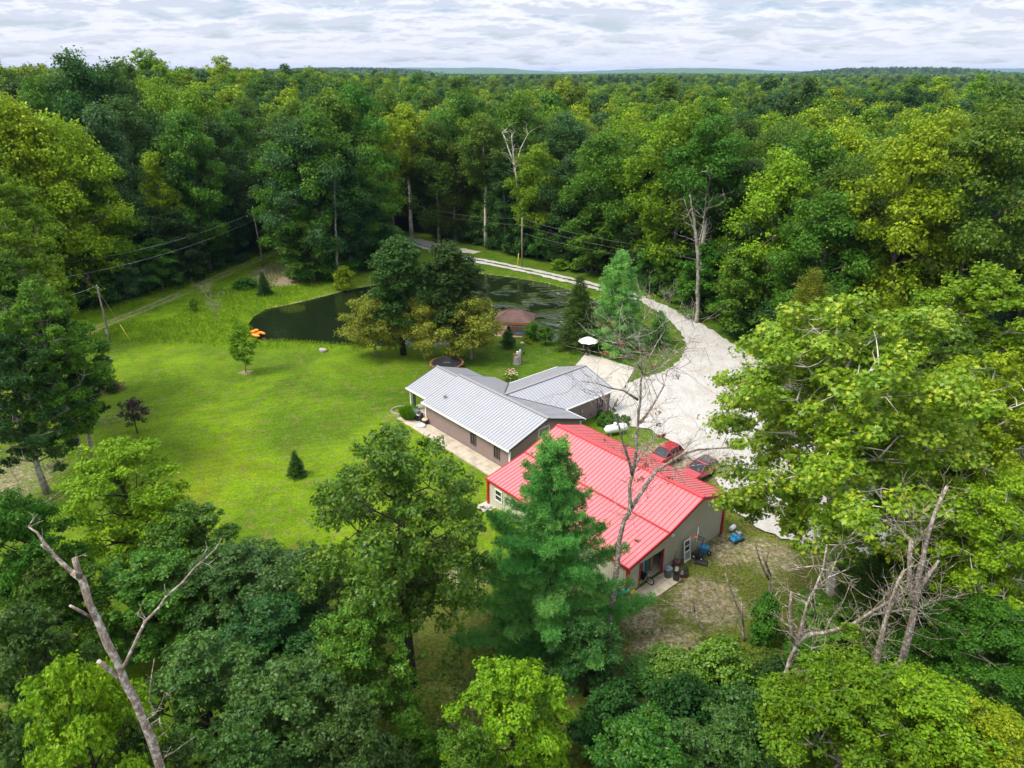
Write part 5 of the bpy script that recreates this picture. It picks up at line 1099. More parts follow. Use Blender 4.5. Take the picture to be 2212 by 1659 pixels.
m = MB(); m.tube([(math.cos(2 * math.pi * k / 36) * Rt, math.sin(2 * math.pi * k / 36) * Rt, Ht + .02) for k in range(37)], .035, 6); m.build('rim', M['orange'] if False else plain('rim_brown', (.30, .12, .05), .6), t)
for k in range(6):
    a = 2 * math.pi * k / 6 + .3; m = MB(); m.tube([(math.cos(a) * Rt, math.sin(a) * Rt, Ht), (math.cos(a) * Rt, math.sin(a) * Rt, 0)], .03, 6); m.build('leg', M['steel'], t)
# patio umbrella
p = G(1269, 768); t = thing('patio_umbrella', 'off-white octagonal umbrella open at the patio corner', 'umbrella', (p.x, p.y, .10))
m = MB(); R8 = 1.5; hb, hc = 2.15, 2.85; ring = []
for k in range(16):
    a = 2 * math.pi * k / 16; rr = R8 * (1 if k % 2 == 0 else .93); ring.append((math.cos(a) * rr, math.sin(a) * rr, hb + (0 if k % 2 == 0 else .05)))
mid_ = [(x * .5, y * .5, hc - (hc - z_) * .40) for x, y, z_ in ring]
m.add(ring + mid_ + [(0, 0, hc)], [(k, (k + 1) % 16, 16 + (k + 1) % 16, 16 + k) for k in range(16)] + [(16 + k, 16 + (k + 1) % 16, 32) for k in range(16)])
can = m.build('canopy', M['offwhite'], t); so_ = can.modifiers.new('thick', 'SOLIDIFY'); so_.thickness = .012
m = MB(); m.tube([(0, 0, .1), (0, 0, hc + .1)], .028, 8); m.build('pole', M['darkgrey'], t); m = MB(); m.lathe([(.01, 0), (.30, 0), (.30, .05), (.06, .14), (.05, .3), (.01, .3)], n=18); m.build('base', M['black'], t)
for k in range(8):
    a = 2 * math.pi * k / 8; m = MB(); m.tube([(0, 0, hc - .45), (math.cos(a) * R8 * .55, math.sin(a) * R8 * .55, hc - .28)], .012, 4); m.build('rib', M['darkgrey'], t)
# carved stump with bird feeder
p = G(1118, 785); t = thing('tree_stump', 'tall carved grey tree stump with small boxes on top, on the lawn', 'stump', (p.x, p.y, 0))
m = MB(); m.lathe([(.62, -.1), (.50, .2), (.44, .8), (.42, 1.15), (.30, 1.22), (.01, 1.2)], (-.15, 0, 0), 14); m.lathe([(.34, 0), (.30, 1.0), (.27, 1.75), (.20, 1.85), (.01, 1.85)], (.33, .05, 0), 12); m.build('trunk', M['greywood'], t)
m = MB(); m.box((-.35, 0, 1.34), (.55, .4, .22), .3); m.build('wooden_box', M['wood'], t); m = MB(); m.box((-.02, 0, 1.62), (.28, .24, .4), .4); m.box((.35, 0, 1.98), (.2, .2, .2)); m.build('bird_house', M['white'], t)
p = G(1127, 786); t = thing('feeder_pole', 'thin black shepherd hook with a hanging bird feeder beside the stump', 'bird feeder', (p.x, p.y, 0))
m = MB(); m.tube([(0, 0, 0), (0, 0, 1.9), (.06, 0, 2.1), (.2, 0, 2.15), (.3, 0, 2.0)], .022, 5); m.build('pole', M['black'], t)
m = MB(); m.lathe([(.01, 1.5), (.14, 1.5), (.12, 1.75), (.17, 1.77), (.01, 1.98)], (.3, 0, 0), 10); m.build('feeder', M['darkgrey'], t)
# rocks on the lawn
def rock(px, py, s, label, seed, mat='stone'):
    import bmesh
    p = G(px, py); bm = bmesh.new(); bmesh.ops.create_icosphere(bm, subdivisions=3, radius=1); r_ = random.Random(seed)
    off = [Vector((r_.gauss(0, 1), r_.gauss(0, 1), r_.gauss(0, 1))).normalized() for _ in range(9)]; am = [r_.uniform(.05, .28) for _ in off]
    for v in bm.verts:
        d = v.co.normalized(); k = 1 - sum(a * max(0, d.dot(o_) - .55) for a, o_ in zip(am, off)) * 1.6; v.co = Vector((d.x * s[0], d.y * s[1], d.z * s[2])) * k
    me = bpy.data.meshes.new('rock'); bm.to_mesh(me); bm.free(); me.materials.append(M[mat]); o = link('rock', me, None, (p.x, p.y, gz(p.x, p.y) + s[2] * .4)); return tag(o, label, 'rock')
rock(698, 759, (.65, .5, .45), 'grey weathered rock on the lawn near the pond', 1); rock(232, 781, (.75, .5, .4), 'brown rock beside the lawn edge below the leaning pole', 2, 'greywood')
rock(1384, 912, (.5, .4, .35), 'sandy rock edging the plant bed by the driveway', 3); rock(1392, 902, (.42, .35, .3), 'small reddish rock at the end of the plant bed', 4, 'tan')
rock(1128, 742, (.35, .3, .22), 'pale rock in front of the gazebo', 5)
def brush(name, label, cat, px, py, R, H, n, mat, seed, rr=.02):
    p = G(px, py); r_ = random.Random(seed); m = MB()
    for _ in range(n):
        a, b_ = r_.uniform(0, 6.28), r_.uniform(0, 6.28); q = r_.uniform(.1, 1) * R; c_ = Vector((math.cos(a) * q, math.sin(a) * q * .8, 0)); d = Vector((math.cos(b_), math.sin(b_), r_.uniform(.1, .9))).normalized()
        s0 = c_ + Vector((0, 0, r_.uniform(0, H * .35))); m.tube([s0, s0 + d * r_.uniform(.4, 1) * H * .6 + Vector((0, 0, .1)), s0 + d * r_.uniform(.8, 1.3) * H + Vector((r_.gauss(0, .1), r_.gauss(0, .1), .1))], [rr, rr * .7, rr * .3], 4)
    return tag(m.build(name, mat, None, (p.x, p.y, gz(p.x, p.y))), label, cat)
brush('brush_pile', 'reddish brown pile of cut branches at the lawn\'s shaded edge', 'brush pile', 243, 845, 1.3, 1.2, 220, plain('dry_twigs', (.17, .055, .04), .9, var=.4), 3, .035)
brush('log_pile', 'old twisted roots lying by the dirt ground near the leafy tree', 'roots', 110, 1010, 1.6, .4, 40, M['barkdead'], 4, .05)
# ornamental grass, beds, flowers, reeds
def grassclump(name, label, cat, px, py, R, H, n, mat, seed, splay=.5, w=.035, kind=None, loc=None):
    p = loc or G(px, py); rn_ = np.random.RandomState(seed); a = rn_.rand(n) * 6.283; q = rn_.rand(n) ** .5 * R; d0 = np.stack([np.cos(a), np.sin(a), np.zeros(n)], -1); P = d0 * q[:, None]
    V, Fq = blades(P, d0 * (splay * (q / R))[:, None] + np.array([0, 0, 1.0]) + rn_.randn(n, 3) * .12, H * (.6 + .5 * rn_.rand(n)), np.full(n, w), rn_)
    o = link(name, crown_mesh(name, V, Fq, rn_.rand(n), LM[mat]), None, (p.x, p.y, gz(p.x, p.y))); return tag(o, label, cat, None, kind)
grassclump('ornamental_grass', 'round clump of tall green ornamental grass at the porch corner', 'ornamental grass', 884, 905, .62, 1.7, 3000, 'grass', 5, .45)
grassclump('reeds', 'patch of tall reeds standing in the pond\'s left edge', 'reeds', 632, 662, 1.8, 2.1, 1500, 'reed', 6, .15, .05)
grassclump('reeds', 'thin straw reeds along the bank right of the tall reed patch', 'reeds', 662, 655, 2.6, 1.2, 700, 'reed', 7, .2, .04)
m = MB(); n_ = 34; cp = G(866, 884); r_ = random.Random(3)
for k in range(26):
    a = rad(100) + 3.6 * k / 26; m.box((cp.x + 1.55 * math.cos(a) + .5, cp.y + 1.2 * math.sin(a) - .5, .10), (.34, .22, .2), a + 1.57)
tag(m.build('stone_edging', M['stone'], None, None, .03), 'curved pale stone edging round the grass clump bed', 'edging')
def bed(name, label, px, py, R, H, n, size, mat, seed, sx=1.0):
    p = G(px, py); rn_ = np.random.RandomState(seed); cl = [(rn_.randn() * R * .45 * sx, rn_.randn() * R * .45, H * rn_.uniform(.3, .9), H * .5) for _ in range(26)]
    V, Fq, rnd = leafy(rn_, cl, n, size, up=1.0); o = link(name, crown_mesh(name, V, Fq, rnd, LM[mat]), None, (p.x, p.y, 0)); return o
tag(bed('plant_bed', '', 1318, 912, 2.4, .7, 6000, .26, 'mid', 1), 'leafy green plant bed between the wing wall and the gas tank', 'plant bed')
fb = bed('flower_bush', '', 1104, 822, .8, .9, 1500, .14, 'mid', 2); tag(fb, 'flowering bush with pink and cream blooms behind the roof valley', 'flowers')
for cc, mt in (((.75, .33, .38), 'pink_bloom'), ((.80, .72, .45), 'cream_bloom')):
    rn_ = np.random.RandomState(len(mt)); m = MB(); n_ = 26
    for _ in range(n_): m.lathe([(.01, 0), (.085, .03), (.09, .06), (.01, .09)], (rn_.randn() * .35 + (0 if 'pink' in mt else .1), rn_.randn() * .3, 1.0 + rn_.rand() * .55 if 'pink' in mt else .55 + rn_.rand() * .5), 7)
    m.build('blooms', plain(mt, cc, .7), fb)
tag(bed('gazebo_planting', '', 1140, 738, 1.2, .45, 1200, .16, 'yellow', 4), 'low yellow-green planting in front of the gazebo', 'plant bed')
# lush unmown grass: too many blades to count
rn_ = np.random.RandomState(9); N_ = 120000; tx = rn_.uniform(-88, 20, N_); ty = rn_.uniform(95, 168, N_); s_ = sdf(pond, tx, ty); wds = sdf(clear, tx, ty)
lw = ss(1 - s_ / 7) * ss((116 - ty) / 3 + 1) * (tx < -14) + ss((ty - 99 + .10 * (tx + 40)) / 4) * ss((-tx - 33) / 10)
k = (s_ > -.4) & (wds < 1) & (rn_.rand(N_) < np.clip(lw, 0, 1)) & (pdist(dirt_track, tx, ty) > 1.9); tx, ty = tx[k], ty[k]
k = vnoise(tx, ty, 5, 4) > .30; tx, ty = tx[k], ty[k]
V, Fq = blades(np.stack([tx, ty, height(tx, ty)], -1), rn_.randn(len(tx), 3) * .35 + np.array([0, 0, 1.]), .28 + .45 * rn_.rand(len(tx)) ** 2, np.full(len(tx), .10), rn_)
tag(link('tall_grass', crown_mesh('tall_grass', V, Fq, rn_.rand(len(tx)), leafmat('lush_blades', [(.07, .15, .004), (.13, .23, .004), (.22, .28, .012)], hv=0, vv=0))), kind='stuff')
# weeds and low growth under the near trees
N_ = 60000; tx = rn_.uniform(-45, 45, N_); ty = rn_.uniform(20, 62, N_)
k = (vnoise(tx, ty, 3.5, 12) > .52) & ~((tx > 4) & (ty > 41)) & ~((tx > -42) & (tx < 6) & (ty > 50)); tx, ty = tx[k], ty[k]
cl_n = len(tx); Cc = np.stack([tx, ty, height(tx, ty) + .05 + .35 * rn_.rand(cl_n) ** 2], -1)
V, Fq = kites(Cc, unit(rn_.randn(cl_n, 3) * .5 + np.array([0, 0, 1.])), rn_.randn(cl_n, 3), .18 + .2 * rn_.rand(cl_n), .12 + .12 * rn_.rand(cl_n))
tag(link('ground_weeds', crown_mesh('ground_weeds', V, Fq, rn_.rand(cl_n), LM['mid'])), kind='stuff')
# fallen twigs and wood chips in the rough yard
r_ = random.Random(8); m = MB()
for _ in range(240):
    x, y = r_.uniform(6, 24), r_.uniform(32, 49)
    if GLc(Vector((x, y)))[0] > -2.5 and GLc(Vector((x, y)))[1] < 10: continue
    a = r_.uniform(0, 6.28); l = r_.uniform(.15, .9); m.tube([(x, y, .08), (x + math.cos(a) * l, y + math.sin(a) * l, .10)], .018, 4)
tag(m.build('fallen_twigs', M['barkdead']), kind='stuff')
# ------------------------------------------------------------------ poles and wires
def upole(px, py, H, label, lean=(0, 0), guy=None, box=None):
    p = G(px, py); zg = gz(p.x, p.y); p = G(px, py, zg); t = thing('utility_pole', label, 'utility pole', (p.x, p.y, zg)); top = Vector((lean[0], lean[1], H))
    m = MB(); m.tube([(0, 0, -.5), top * .5, top], [.17, .15, .12], 10); m.build('pole', M['polewood'], t)
    m = MB(); m.lathe([(.05, 0), (.07, .06), (.05, .14), (.01, .15)], top, 8); m.box(top + Vector((.16, 0, -.3)), (.1, .1, .22)); m.build('insulator', M['white'], t)
    if box: m = MB(); m.box((-.02, -.24, 1.7), (.35, .22, .7)); m.tube([(.0, -.18, 0), (.0, -.18, 1.4)], .04, 6); m.tube([(.0, -.18, 2.0), top * .55 + Vector((0, -.18, 0))], .03, 5); m.build('meter_box', M['greymetal'], t)
    if guy:
        g = G(*guy); gzv = gz(g.x, g.y); a = top * .93; e_ = Vector((g.x - p.x, g.y - p.y, gzv - zg)); m = MB(); m.tube([a, e_], .015, 4); m.build('guy_wire', M['steel'], t)
        m = MB(); m.tube([e_ + (a - e_) * .01, e_ + (a - e_) * .34], .06, 6); m.build('guy_guard', M['yellow'], t)
    return Vector((p.x, p.y, zg)) + top
T1 = upole(238, 738, 8.9, 'leaning grey utility pole with a meter box at the edge of the lawn', (.0, 0), (283, 738), True)
T2 = upole(570, 577, 11.6, 'tall dark utility pole on the bank above the pond', (-.6, 0), (640, 563))
T3 = upole(1128, 578, 10.4, 'utility pole with a yellow guy guard on the verge beyond the driveway', (-.1, 0), (1117, 581))
def wire(label, a, b, sag=1.2, r=.014):
    a, b = Vector(a), Vector(b); m = MB(); m.tube([a.lerp(b, i / 16) - Vector((0, 0, sag * 4 * (i / 16) * (1 - i / 16))) for i in range(17)], r, 4)
    return tag(m.build('power_line', M['steel']), label, 'cable', 'power lines strung between the poles')
wire('upper power line running left from the tall pole on the bank', T2 + Vector((0, 0, -.1)), S(100, 572, 112), 1.5); wire('lower power line running left from the tall pole on the bank', T2 + Vector((0, 0, -1.6)), S(120, 602, 110), 1.3)
wire('power line entering the trees from the leaning grey pole', T1, S(120, 645, 98), .2)
wire('topmost wire from the guarded pole to the dark woods on the right', T3, S(1400, 532, 128), .6); wire('middle wire from the guarded pole to the dark woods on the right', T3 - Vector((0, 0, 1.3)), S(1390, 546, 128), .5)
wire('lowest wire from the guarded pole to the dark woods on the right', T3 - Vector((0, 0, 3.0)), S(1380, 558, 128), .4)
wire('topmost wire from the guarded pole to the woods behind the pond', T3, S(930, 452, 168), .6); wire('middle wire from the guarded pole to the woods behind the pond', T3 - Vector((0, 0, 1.3)), S(935, 462, 168), .5)
# orange pedal boat at the pond's tip
p = G(551, 727, WZ); t = thing('pedal_boat', 'orange plastic pedal boat pulled up at the pond\'s near tip', 'boat', (p.x, p.y + .3, WZ + .1), rad(-25))
m = MB()
for y in (-.62, .62): m.lathe([(.01, -1.5), (.20, -1.35), (.34, -.8), (.36, .5), (.28, 1.2), (.01, 1.55)], (0, 0, 0), 14)
vs = m.v; half = len(vs) // 2; m.v = [(z_, y * .9 + (-.62 if i < half else .62), x * .8 + .28) for i, (x, y, z_) in enumerate(vs)]; m.build('hull', M['orange'], t)
m = MB(); m.box((0, 0, .42), (1.9, .9, .2)); m.build('deck', M['orange'], t, None, .08)
for y in (-.35, .35): m = MB(); m.lathe([(.12, .02), (.36, .10), (.44, .34), (.40, .36), (.30, .16), (.01, .12)], (-.1, y, .5), 16, 1.0, .75); m.build('seat', M['orange'], t)
# ------------------------------------------------------------------ things by the porch
def hthing(name, label, cat, u, v, rz=0, z=.14): p = HL(u, v, z); return thing(name, label, cat, p, HT + rz)
t = hthing('grill', 'large black barbecue grill with a grey lid beside the ornamental grass', 'grill', L_ + 1.2, 5.6)
m = MB(); m.box((0, 0, .45), (1.1, .65, .85)); m.build('cabinet', M['black'], t, None, .03); m = MB(); m.box((0, 0, 1.08), (1.15, .66, .32), 0, .8); m.build('lid', M['steel'] if False else M['grey'], t, None, .05)
m = MB(); m.box((-.78, 0, .88), (.42, .5, .04)); m.box((.78, 0, .88), (.42, .5, .04)); m.build('side_shelf', M['darkgrey'], t)
for x in (-.4, 0, .4): m = MB(); m.lathe([(.01, 0), (.05, 0), (.05, .05), (.01, .05)], (x, .36, .8), 8); m.build('knob', M['steel'], t)
t = hthing('charcoal_smoker', 'black barrel smoker with a tan shelf between grill and house wall', 'smoker', L_ + .35, 5.55)
m = MB(); m.lathe([(.01, 0), (.3, .05), (.33, .5), (.3, .85), (.01, .95)], (0, 0, .15), 14); m.build('body', M['black'], t); m = MB(); m.box((.1, .3, .9), (.5, .3, .04)); m.build('shelf', M['tan'], t)
t = hthing('pet_bed', 'pale blue-grey round dog bed lying on the walkway', 'dog bed', L_ - .65, 6.2)
m = MB(); m.lathe([(.01, .06), (.30, .07), (.38, .17), (.50, .19), (.60, .10), (.58, 0), (.01, 0)], (0, 0, 0), 20, 1.1, .85); m.build('cushion', M['palefab'], t)
t = hthing('planter_pot', 'dark pot with a round tan lid against the house corner', 'pot', L_ - .5, 5.55)
m = MB(); m.lathe([(.01, 0), (.24, 0), (.34, .35), (.32, .5), (.01, .5)], n=18); m.build('pot', M['black'], t); m = MB(); m.lathe([(.01, .5), (.36, .51), (.37, .60), (.30, .66), (.01, .68)], n=18); m.build('lid', M['tan'], t)
# gas tank
p = G(1330, 938); t = thing('propane_tank', 'white propane tank lying beside the plant bed', 'gas tank', (p.x, p.y, 0), GT + 1.2)
m = MB(); m.lathe([(.01, -1.45), (.25, -1.4), (.46, -1.15), (.5, -.95), (.5, .95), (.46, 1.15), (.25, 1.4), (.01, 1.45)], (0, 0, 0), 20); m.v = [(z_, y, x + .78) for x, y, z_ in m.v]; m.build('tank', M['white'], t)
m = MB(); m.lathe([(.22, 0), (.24, .16), (.18, .24), (.01, .26)], (.1, 0, 1.26), 14); m.build('valve_dome', M['white'], t)
for x in (-.8, .8): m = MB(); m.box((x, 0, .15), (.14, .8, .30)); m.build('foot', M['greymetal'], t)
# ------------------------------------------------------------------ cars
def car(label, u, v, dark=False):
    p = GLW(u, v); t = thing('parked_car', label, 'car', (p.x, p.y, .13), GT + math.pi / 2, 'cars parked behind the garage')   # +x is forward
    W = .92; side = [(-2.28, .42), (-2.30, .80), (-2.18, 1.08), (-1.2, 1.10), (.75, 1.06), (1.9, .92), (2.25, .75), (2.30, .42)]
    m = MB(); n2 = len(side); vs = [(x, -W * (1 if z_ < 1.0 else .95), z_) for x, z_ in side] + [(x, W * (1 if z_ < 1.0 else .95), z_) for x, z_ in side]
    m.add(vs, [tuple(range(n2))] + [tuple(range(2 * n2 - 1, n2 - 1, -1))] + [(i, i + n2, (i + 1) % n2 + n2, (i + 1) % n2) for i in range(n2)]); body = m.build('body', M['carred'], t, None, .07)
    m = MB(); bot = [(-2.12, -.84, 1.09), (.92, -.84, 1.06), (.92, .84, 1.06), (-2.12, .84, 1.09)]; top = [(-1.72, -.66, 1.60), (.02, -.66, 1.64), (.02, .66, 1.64), (-1.72, .66, 1.60)]
    m.add(bot + top, [(0, 1, 5, 4), (1, 2, 6, 5), (2, 3, 7, 6), (3, 0, 4, 7), (4, 5, 6, 7), (3, 2, 1, 0)]); m.build('window_band', M['glass'], t, None, .03)
    m = MB(); m.box((-.85, 0, 1.655), (1.86, 1.36, .06)); m.build('roof_panel', M['carred'], t, None, .03)
    m = MB()
    for s in (-1, 1):
        for a, b_ in (((.94, s * .85, 1.07), (.04, s * .67, 1.66)), ((-.75, s * .86, 1.09), (-.80, s * .68, 1.66)), ((-2.1, s * .85, 1.1), (-1.70, s * .67, 1.64))): m.tube([a, b_], .045, 5)
    m.build('pillar', M['carred'], t)
    for x in (-1.45, 1.42):
        for s in (-1, 1):
            w = thing_part('wheel', t); m = MB(); m.lathe([(.18, -.11), (.35, -.11), (.37, 0), (.35, .11), (.18, .11)], n=20); m.v = [(a + x, c_ + s * .86, b_ + .36) for a, b_, c_ in m.v]; m.build('tyre', M['rubber'], w)
            m = MB(); m.lathe([(.01, .02), (.2, .03), (.22, .09), (.19, .1), (.01, .07)], n=12); m.v = [(a + x, s * (c_ + .87), b_ + .36) for a, b_, c_ in m.v]; m.build('rim', M['steel'], w)
    for s in (-1, 1):
        m = MB(); m.box((-2.25, s * .74, .95), (.14, .28, .2)); m.build('tail_light', plain('tail_lens', (.75, .02, .02), .2, var=0), t)
        m = MB(); m.box((2.18, s * .68, .74), (.2, .36, .15)); m.build('headlight', M['steel'], t)
        m = MB(); m.box((.75, s * 1.0, 1.12), (.14, .2, .14)); m.build('mirror', M['carred'], t, None, .02)
    if dark: m = MB(); m.box((-.9, 0, 1.70), (1.3, 1.3, .05)); m.build('sunroof', M['glass'], t)
    return t
c1 = GLc(G(1427, 977, 1.65)); c2 = GLc(G(1497, 1012, 1.5))
car('glossy red hatchback nosed up to the garage, nearer the gas tank', c1[0] + .15, c1[1] - .9); car('red car half hidden by sycamore leaves, nearer the roof corner', c2[0], c2[1] - 1.2, True)
# ------------------------------------------------------------------ things along the garage's front wall (u < 0 is in front of it)
def gth(name, label, cat, px, py, rz=0, z=.0, zz=0.0): p = G(px, py, zz); return thing(name, label, cat, (p.x, p.y, z), GT + rz)
def z5p(x, y): return ((1780 + x / 5.53) / 1.38879, (1600 + y / 5.53) / 1.38879)
def z4p(x, y): return ((2000 + x / 7.373) / 1.38879, (1500 + y / 7.373) / 1.38879)
t = gth('trash_can', 'large grey round trash can beside the open garage door', 'trash can', *z5p(1228, 730), z=.10)
m = MB(); m.lathe([(.01, .0), (.27, 0), (.33, .78), (.36, .80), (.36, .86), (.31, .86), (.25, .08), (.01, .08)], n=24); m.build('barrel', M['grey'], t)
for s in (-1, 1): m = MB(); m.box((s * .37, 0, .66), (.06, .16, .05)); m.build('handle', M['grey'], t)
t = gth('waste_bin', 'black rectangular bin at the edge of the concrete apron', 'bin', *z5p(1370, 790), .3, z=.10)
m = MB(); Wb = [(-.20, -.15), (.20, -.15), (.20, .15), (-.20, .15)]; Wt = [(a * 1.25, b_ * 1.25) for a, b_ in Wb]; Wi = [(a * 1.12, b_ * 1.1) for a, b_ in Wb]
m.add([(*a, 0) for a in Wb] + [(*a, .62) for a in Wt] + [(*a, .62) for a in Wi] + [(a * .9, b_ * .9, .06) for a, b_ in Wb], [(3, 2, 1, 0)] + [(i, (i + 1) % 4, 4 + (i + 1) % 4, 4 + i) for i in range(4)] + [(4 + i, 4 + (i + 1) % 4, 8 + (i + 1) % 4, 8 + i) for i in range(4)] + [(8 + i, 8 + (i + 1) % 4, 12 + (i + 1) % 4, 12 + i) for i in range(4)] + [(12, 13, 14, 15)])
m.build('tub', M['black'], t)
t = gth('bucket', 'white lidded bucket between the grey can and the red tub', 'bucket', *z5p(1380, 650), z=.10)
m = MB(); m.lathe([(.01, 0), (.13, 0), (.16, .34), (.01, .34)], n=18); m.build('pail', M['white'], t); m = MB(); m.lathe([(.01, .345), (.175, .345), (.175, .42), (.01, .39)], n=18); m.build('lid', M['greymetal'], t)
t = gth('red_tub', 'red round tub holding a black basin by the wall', 'tub', *z5p(1480, 715), z=.02)
m = MB(); m.lathe([(.01, 0), (.24, 0), (.30, .30), (.31, .32), (.01, .30)], n=22); m.build('tub', M['red'], t); m = MB(); m.lathe([(.25, .30), (.34, .36), (.30, .40), (.22, .48), (.12, .62), (.01, .64)], n=16); m.build('basin', M['black'], t)
t = gth('wooden_crate', 'dark brown wooden crate against the garage wall', 'crate', *z5p(1375, 545), .1, z=.02); m = MB(); m.box((0, 0, .25), (.5, .45, .5)); m.build('crate_body', M['brick'], t, None, .02); m = MB(); m.box((0, 0, .52), (.54, .49, .04)); m.build('lid', M['brick'], t)
t = gth('ramp_board', 'long black ribbed board leaning over the red tub', 'board', *z5p(1515, 650), .5, z=.02)
m = MB(); m.box((0, 0, .42), (.28, 1.35, .05), 0, 1, rad(28)); m.build('board_panel', M['black'], t)
for (a, b_), tip, lb, mt in (((1272, 560), (1345, 300), 'thin dark rod leaning on the wall above the grey can', 'darkgrey'), ((1475, 420), (1455, 190), 'reddish-brown garden stake leaning against the wall', 'brick')):
    p = G(*z5p(a, b_)); e_ = GLc(p); u_, v_ = e_; q_ = GLW(min(u_, -.1), v_, .02); tt = thing('leaning_rod', lb, 'rod', q_, GT); m = MB(); dv = -.35 if a < 1400 else .06; m.tube([(0, 0, 0), (-.02 - min(u_, -.1) * .0, dv, 1.6)], .02, 5); m.build('shaft', M[mt], tt)
# storm door leaning on the wall
p = G(*z4p(490, 1370)); u_, v_ = GLc(p); v_ = GLc(G(*z4p(500, 1375)))[1]; t = thing('storm_door', 'white-framed storm door leaning against the garage wall', 'door', GLW(-.42, v_ , .0), GT)
dh, dw = 2.05, .88; tl_ = Vector((.30, 0, dh)).normalized()
def dpt(y, h): return Vector((tl_.x * h, y, tl_.z * h))
def dbar(m, y0, h0, y1, h1, off=0.0): m.slab([dpt(y0, h0) + Vector((off, 0, 0)), dpt(y1, h0) + Vector((off, 0, 0)), dpt(y1, h1) + Vector((off, 0, 0)), dpt(y0, h1) + Vector((off, 0, 0))], (.05, 0, 0))
m = MB(); fw = .11
dbar(m, -dw / 2, 0, -dw / 2 + fw, dh); dbar(m, dw / 2 - fw, 0, dw / 2, dh); dbar(m, -dw / 2 + fw, dh - fw, dw / 2 - fw, dh); dbar(m, -dw / 2 + fw, 0, dw / 2 - fw, .2); dbar(m, -dw / 2 + fw, .92, dw / 2 - fw, 1.0); dbar(m, -dw / 2 + fw, 1.45, dw / 2 - fw, 1.49)
for k in range(5): y = -.24 + .12 * k; dbar(m, y - .012, .2, y + .012, .92, .012)
m.build('frame', M['white'], t); m = MB(); dbar(m, -dw / 2 + fw, .2, dw / 2 - fw, dh - fw, .03); m.build('pane', M['glass'], t)
# portable basketball hoop
p = G(*z4p(640, 1370)); t = thing('basketball_hoop', 'portable basketball hoop with black base and orange rim by the garage wall', 'basketball hoop', (p.x, p.y, 0), rad(163))
m = MB(); m.add([(-1.0, -.38, 0), (.10, -.30, 0), (.10, .30, 0), (-1.0, .38, 0), (-.92, -.32, .18), (.08, -.22, .24), (.08, .22, .24), (-.92, .32, .18)], [(3, 2, 1, 0), (4, 5, 6, 7), (0, 1, 5, 4), (1, 2, 6, 5), (2, 3, 7, 6), (3, 0, 4, 7)])
m.build('base', M['black'], t, None, .03)
top = Vector((-.45, 0, 2.5)); m = MB(); m.tube([(0, 0, .2), top], .05, 8); m.tube([(-.8, 0, .2), top * .30], .02, 5); m.build('pole', M['black'], t)
m = MB(); bbp = top + Vector((.55, 0, .1))
for dy in (-.07, .07):
    for dz in (0, .25): m.tube([top + Vector((0, dy, -dz)), bbp + Vector((-.03, dy, -dz + .03))], .02, 5)
m.tube([bbp + Vector((-.04, 0, .2)), bbp + Vector((-.04, 0, -.55))], .03, 5); m.build('arm', M['black'], t)
m = MB(); m.box(bbp + Vector((.01, 0, .2)), (.03, 1.1, .72)); m.build('backboard', plain('clear_board', (.45, .48, .5), .15), t)
m = MB(); rc_ = bbp + Vector((.42, 0, -.05)); m.tube([rc_ + Vector((math.cos(a) * .23, math.sin(a) * .23, 0)) for a in [2 * math.pi * k / 20 for k in range(21)]], .016, 5); m.box(rc_ - Vector((.29, 0, .02)), (.14, .18, .05)); m.build('rim', plain('rim_orange', (.75, .10, .03), .4), t)
m = MB()
for k in range(12): a = 2 * math.pi * k / 12; m.tube([rc_ + Vector((math.cos(a) * .22, math.sin(a) * .22, 0)), rc_ + Vector((math.cos(a + .5) * .14, math.sin(a + .5) * .14, -.4))], .006, 3)
m.build('net', M['white'], t)
# push cart / mower with blue tub
p = G(*z4p(800, 1220)); t = thing('lawn_cart', 'blue-tubbed garden cart with black frame behind the hoop pole', 'cart', (p.x, p.y, 0), GT + .25)
m = MB(); a_ = [(-.38, -.30), (.38, -.30), (.38, .30), (-.38, .30)]
m.add([(x * .85, y * .85, .35) for x, y in a_] + [(x * 1.15, y * 1.15, .95) for x, y in a_], [(3, 2, 1, 0), (4, 5, 6, 7)] + [(i, (i + 1) % 4, 4 + (i + 1) % 4, 4 + i) for i in range(4)]); m.build('tub', M['blue'], t, None, .08)
m = MB(); m.tube([(.3, .3, .3), (.7, .75, .3), (.75, .8, .9)], .025, 5); m.tube([(-.3, .3, .3), (.1, .8, .3), (.1, .85, .9)], .025, 5); m.tube([(-.45, -.3, .9), (-.6, .55, 1.15), (.4, .75, 1.15), (.45, .3, .95)], .022, 5); m.box((.15, .65, .4), (.6, .4, .3)); m.build('frame', M['black'], t)
for x, y in ((-.40, -.38), (.40, -.38), (.5, .85), (-.2, .9)): 
    w = thing_part('wheel', t); m = MB(); m.lathe([(.09, -.04), (.18, -.05), (.18, .05), (.09, .04)], n=16); m.v = [(b_ + x, c_ + y, a + .18) for a, b_, c_ in m.v]; m.build('tyre', M['rubber'], w); m = MB(); m.lathe([(.01, -.03), (.09, -.045), (.09, .045), (.01, .03)], n=12); m.v = [(b_ + x, c_ + y, a + .18) for a, b_, c_ in m.v]; m.build('hub', M['white'], w)
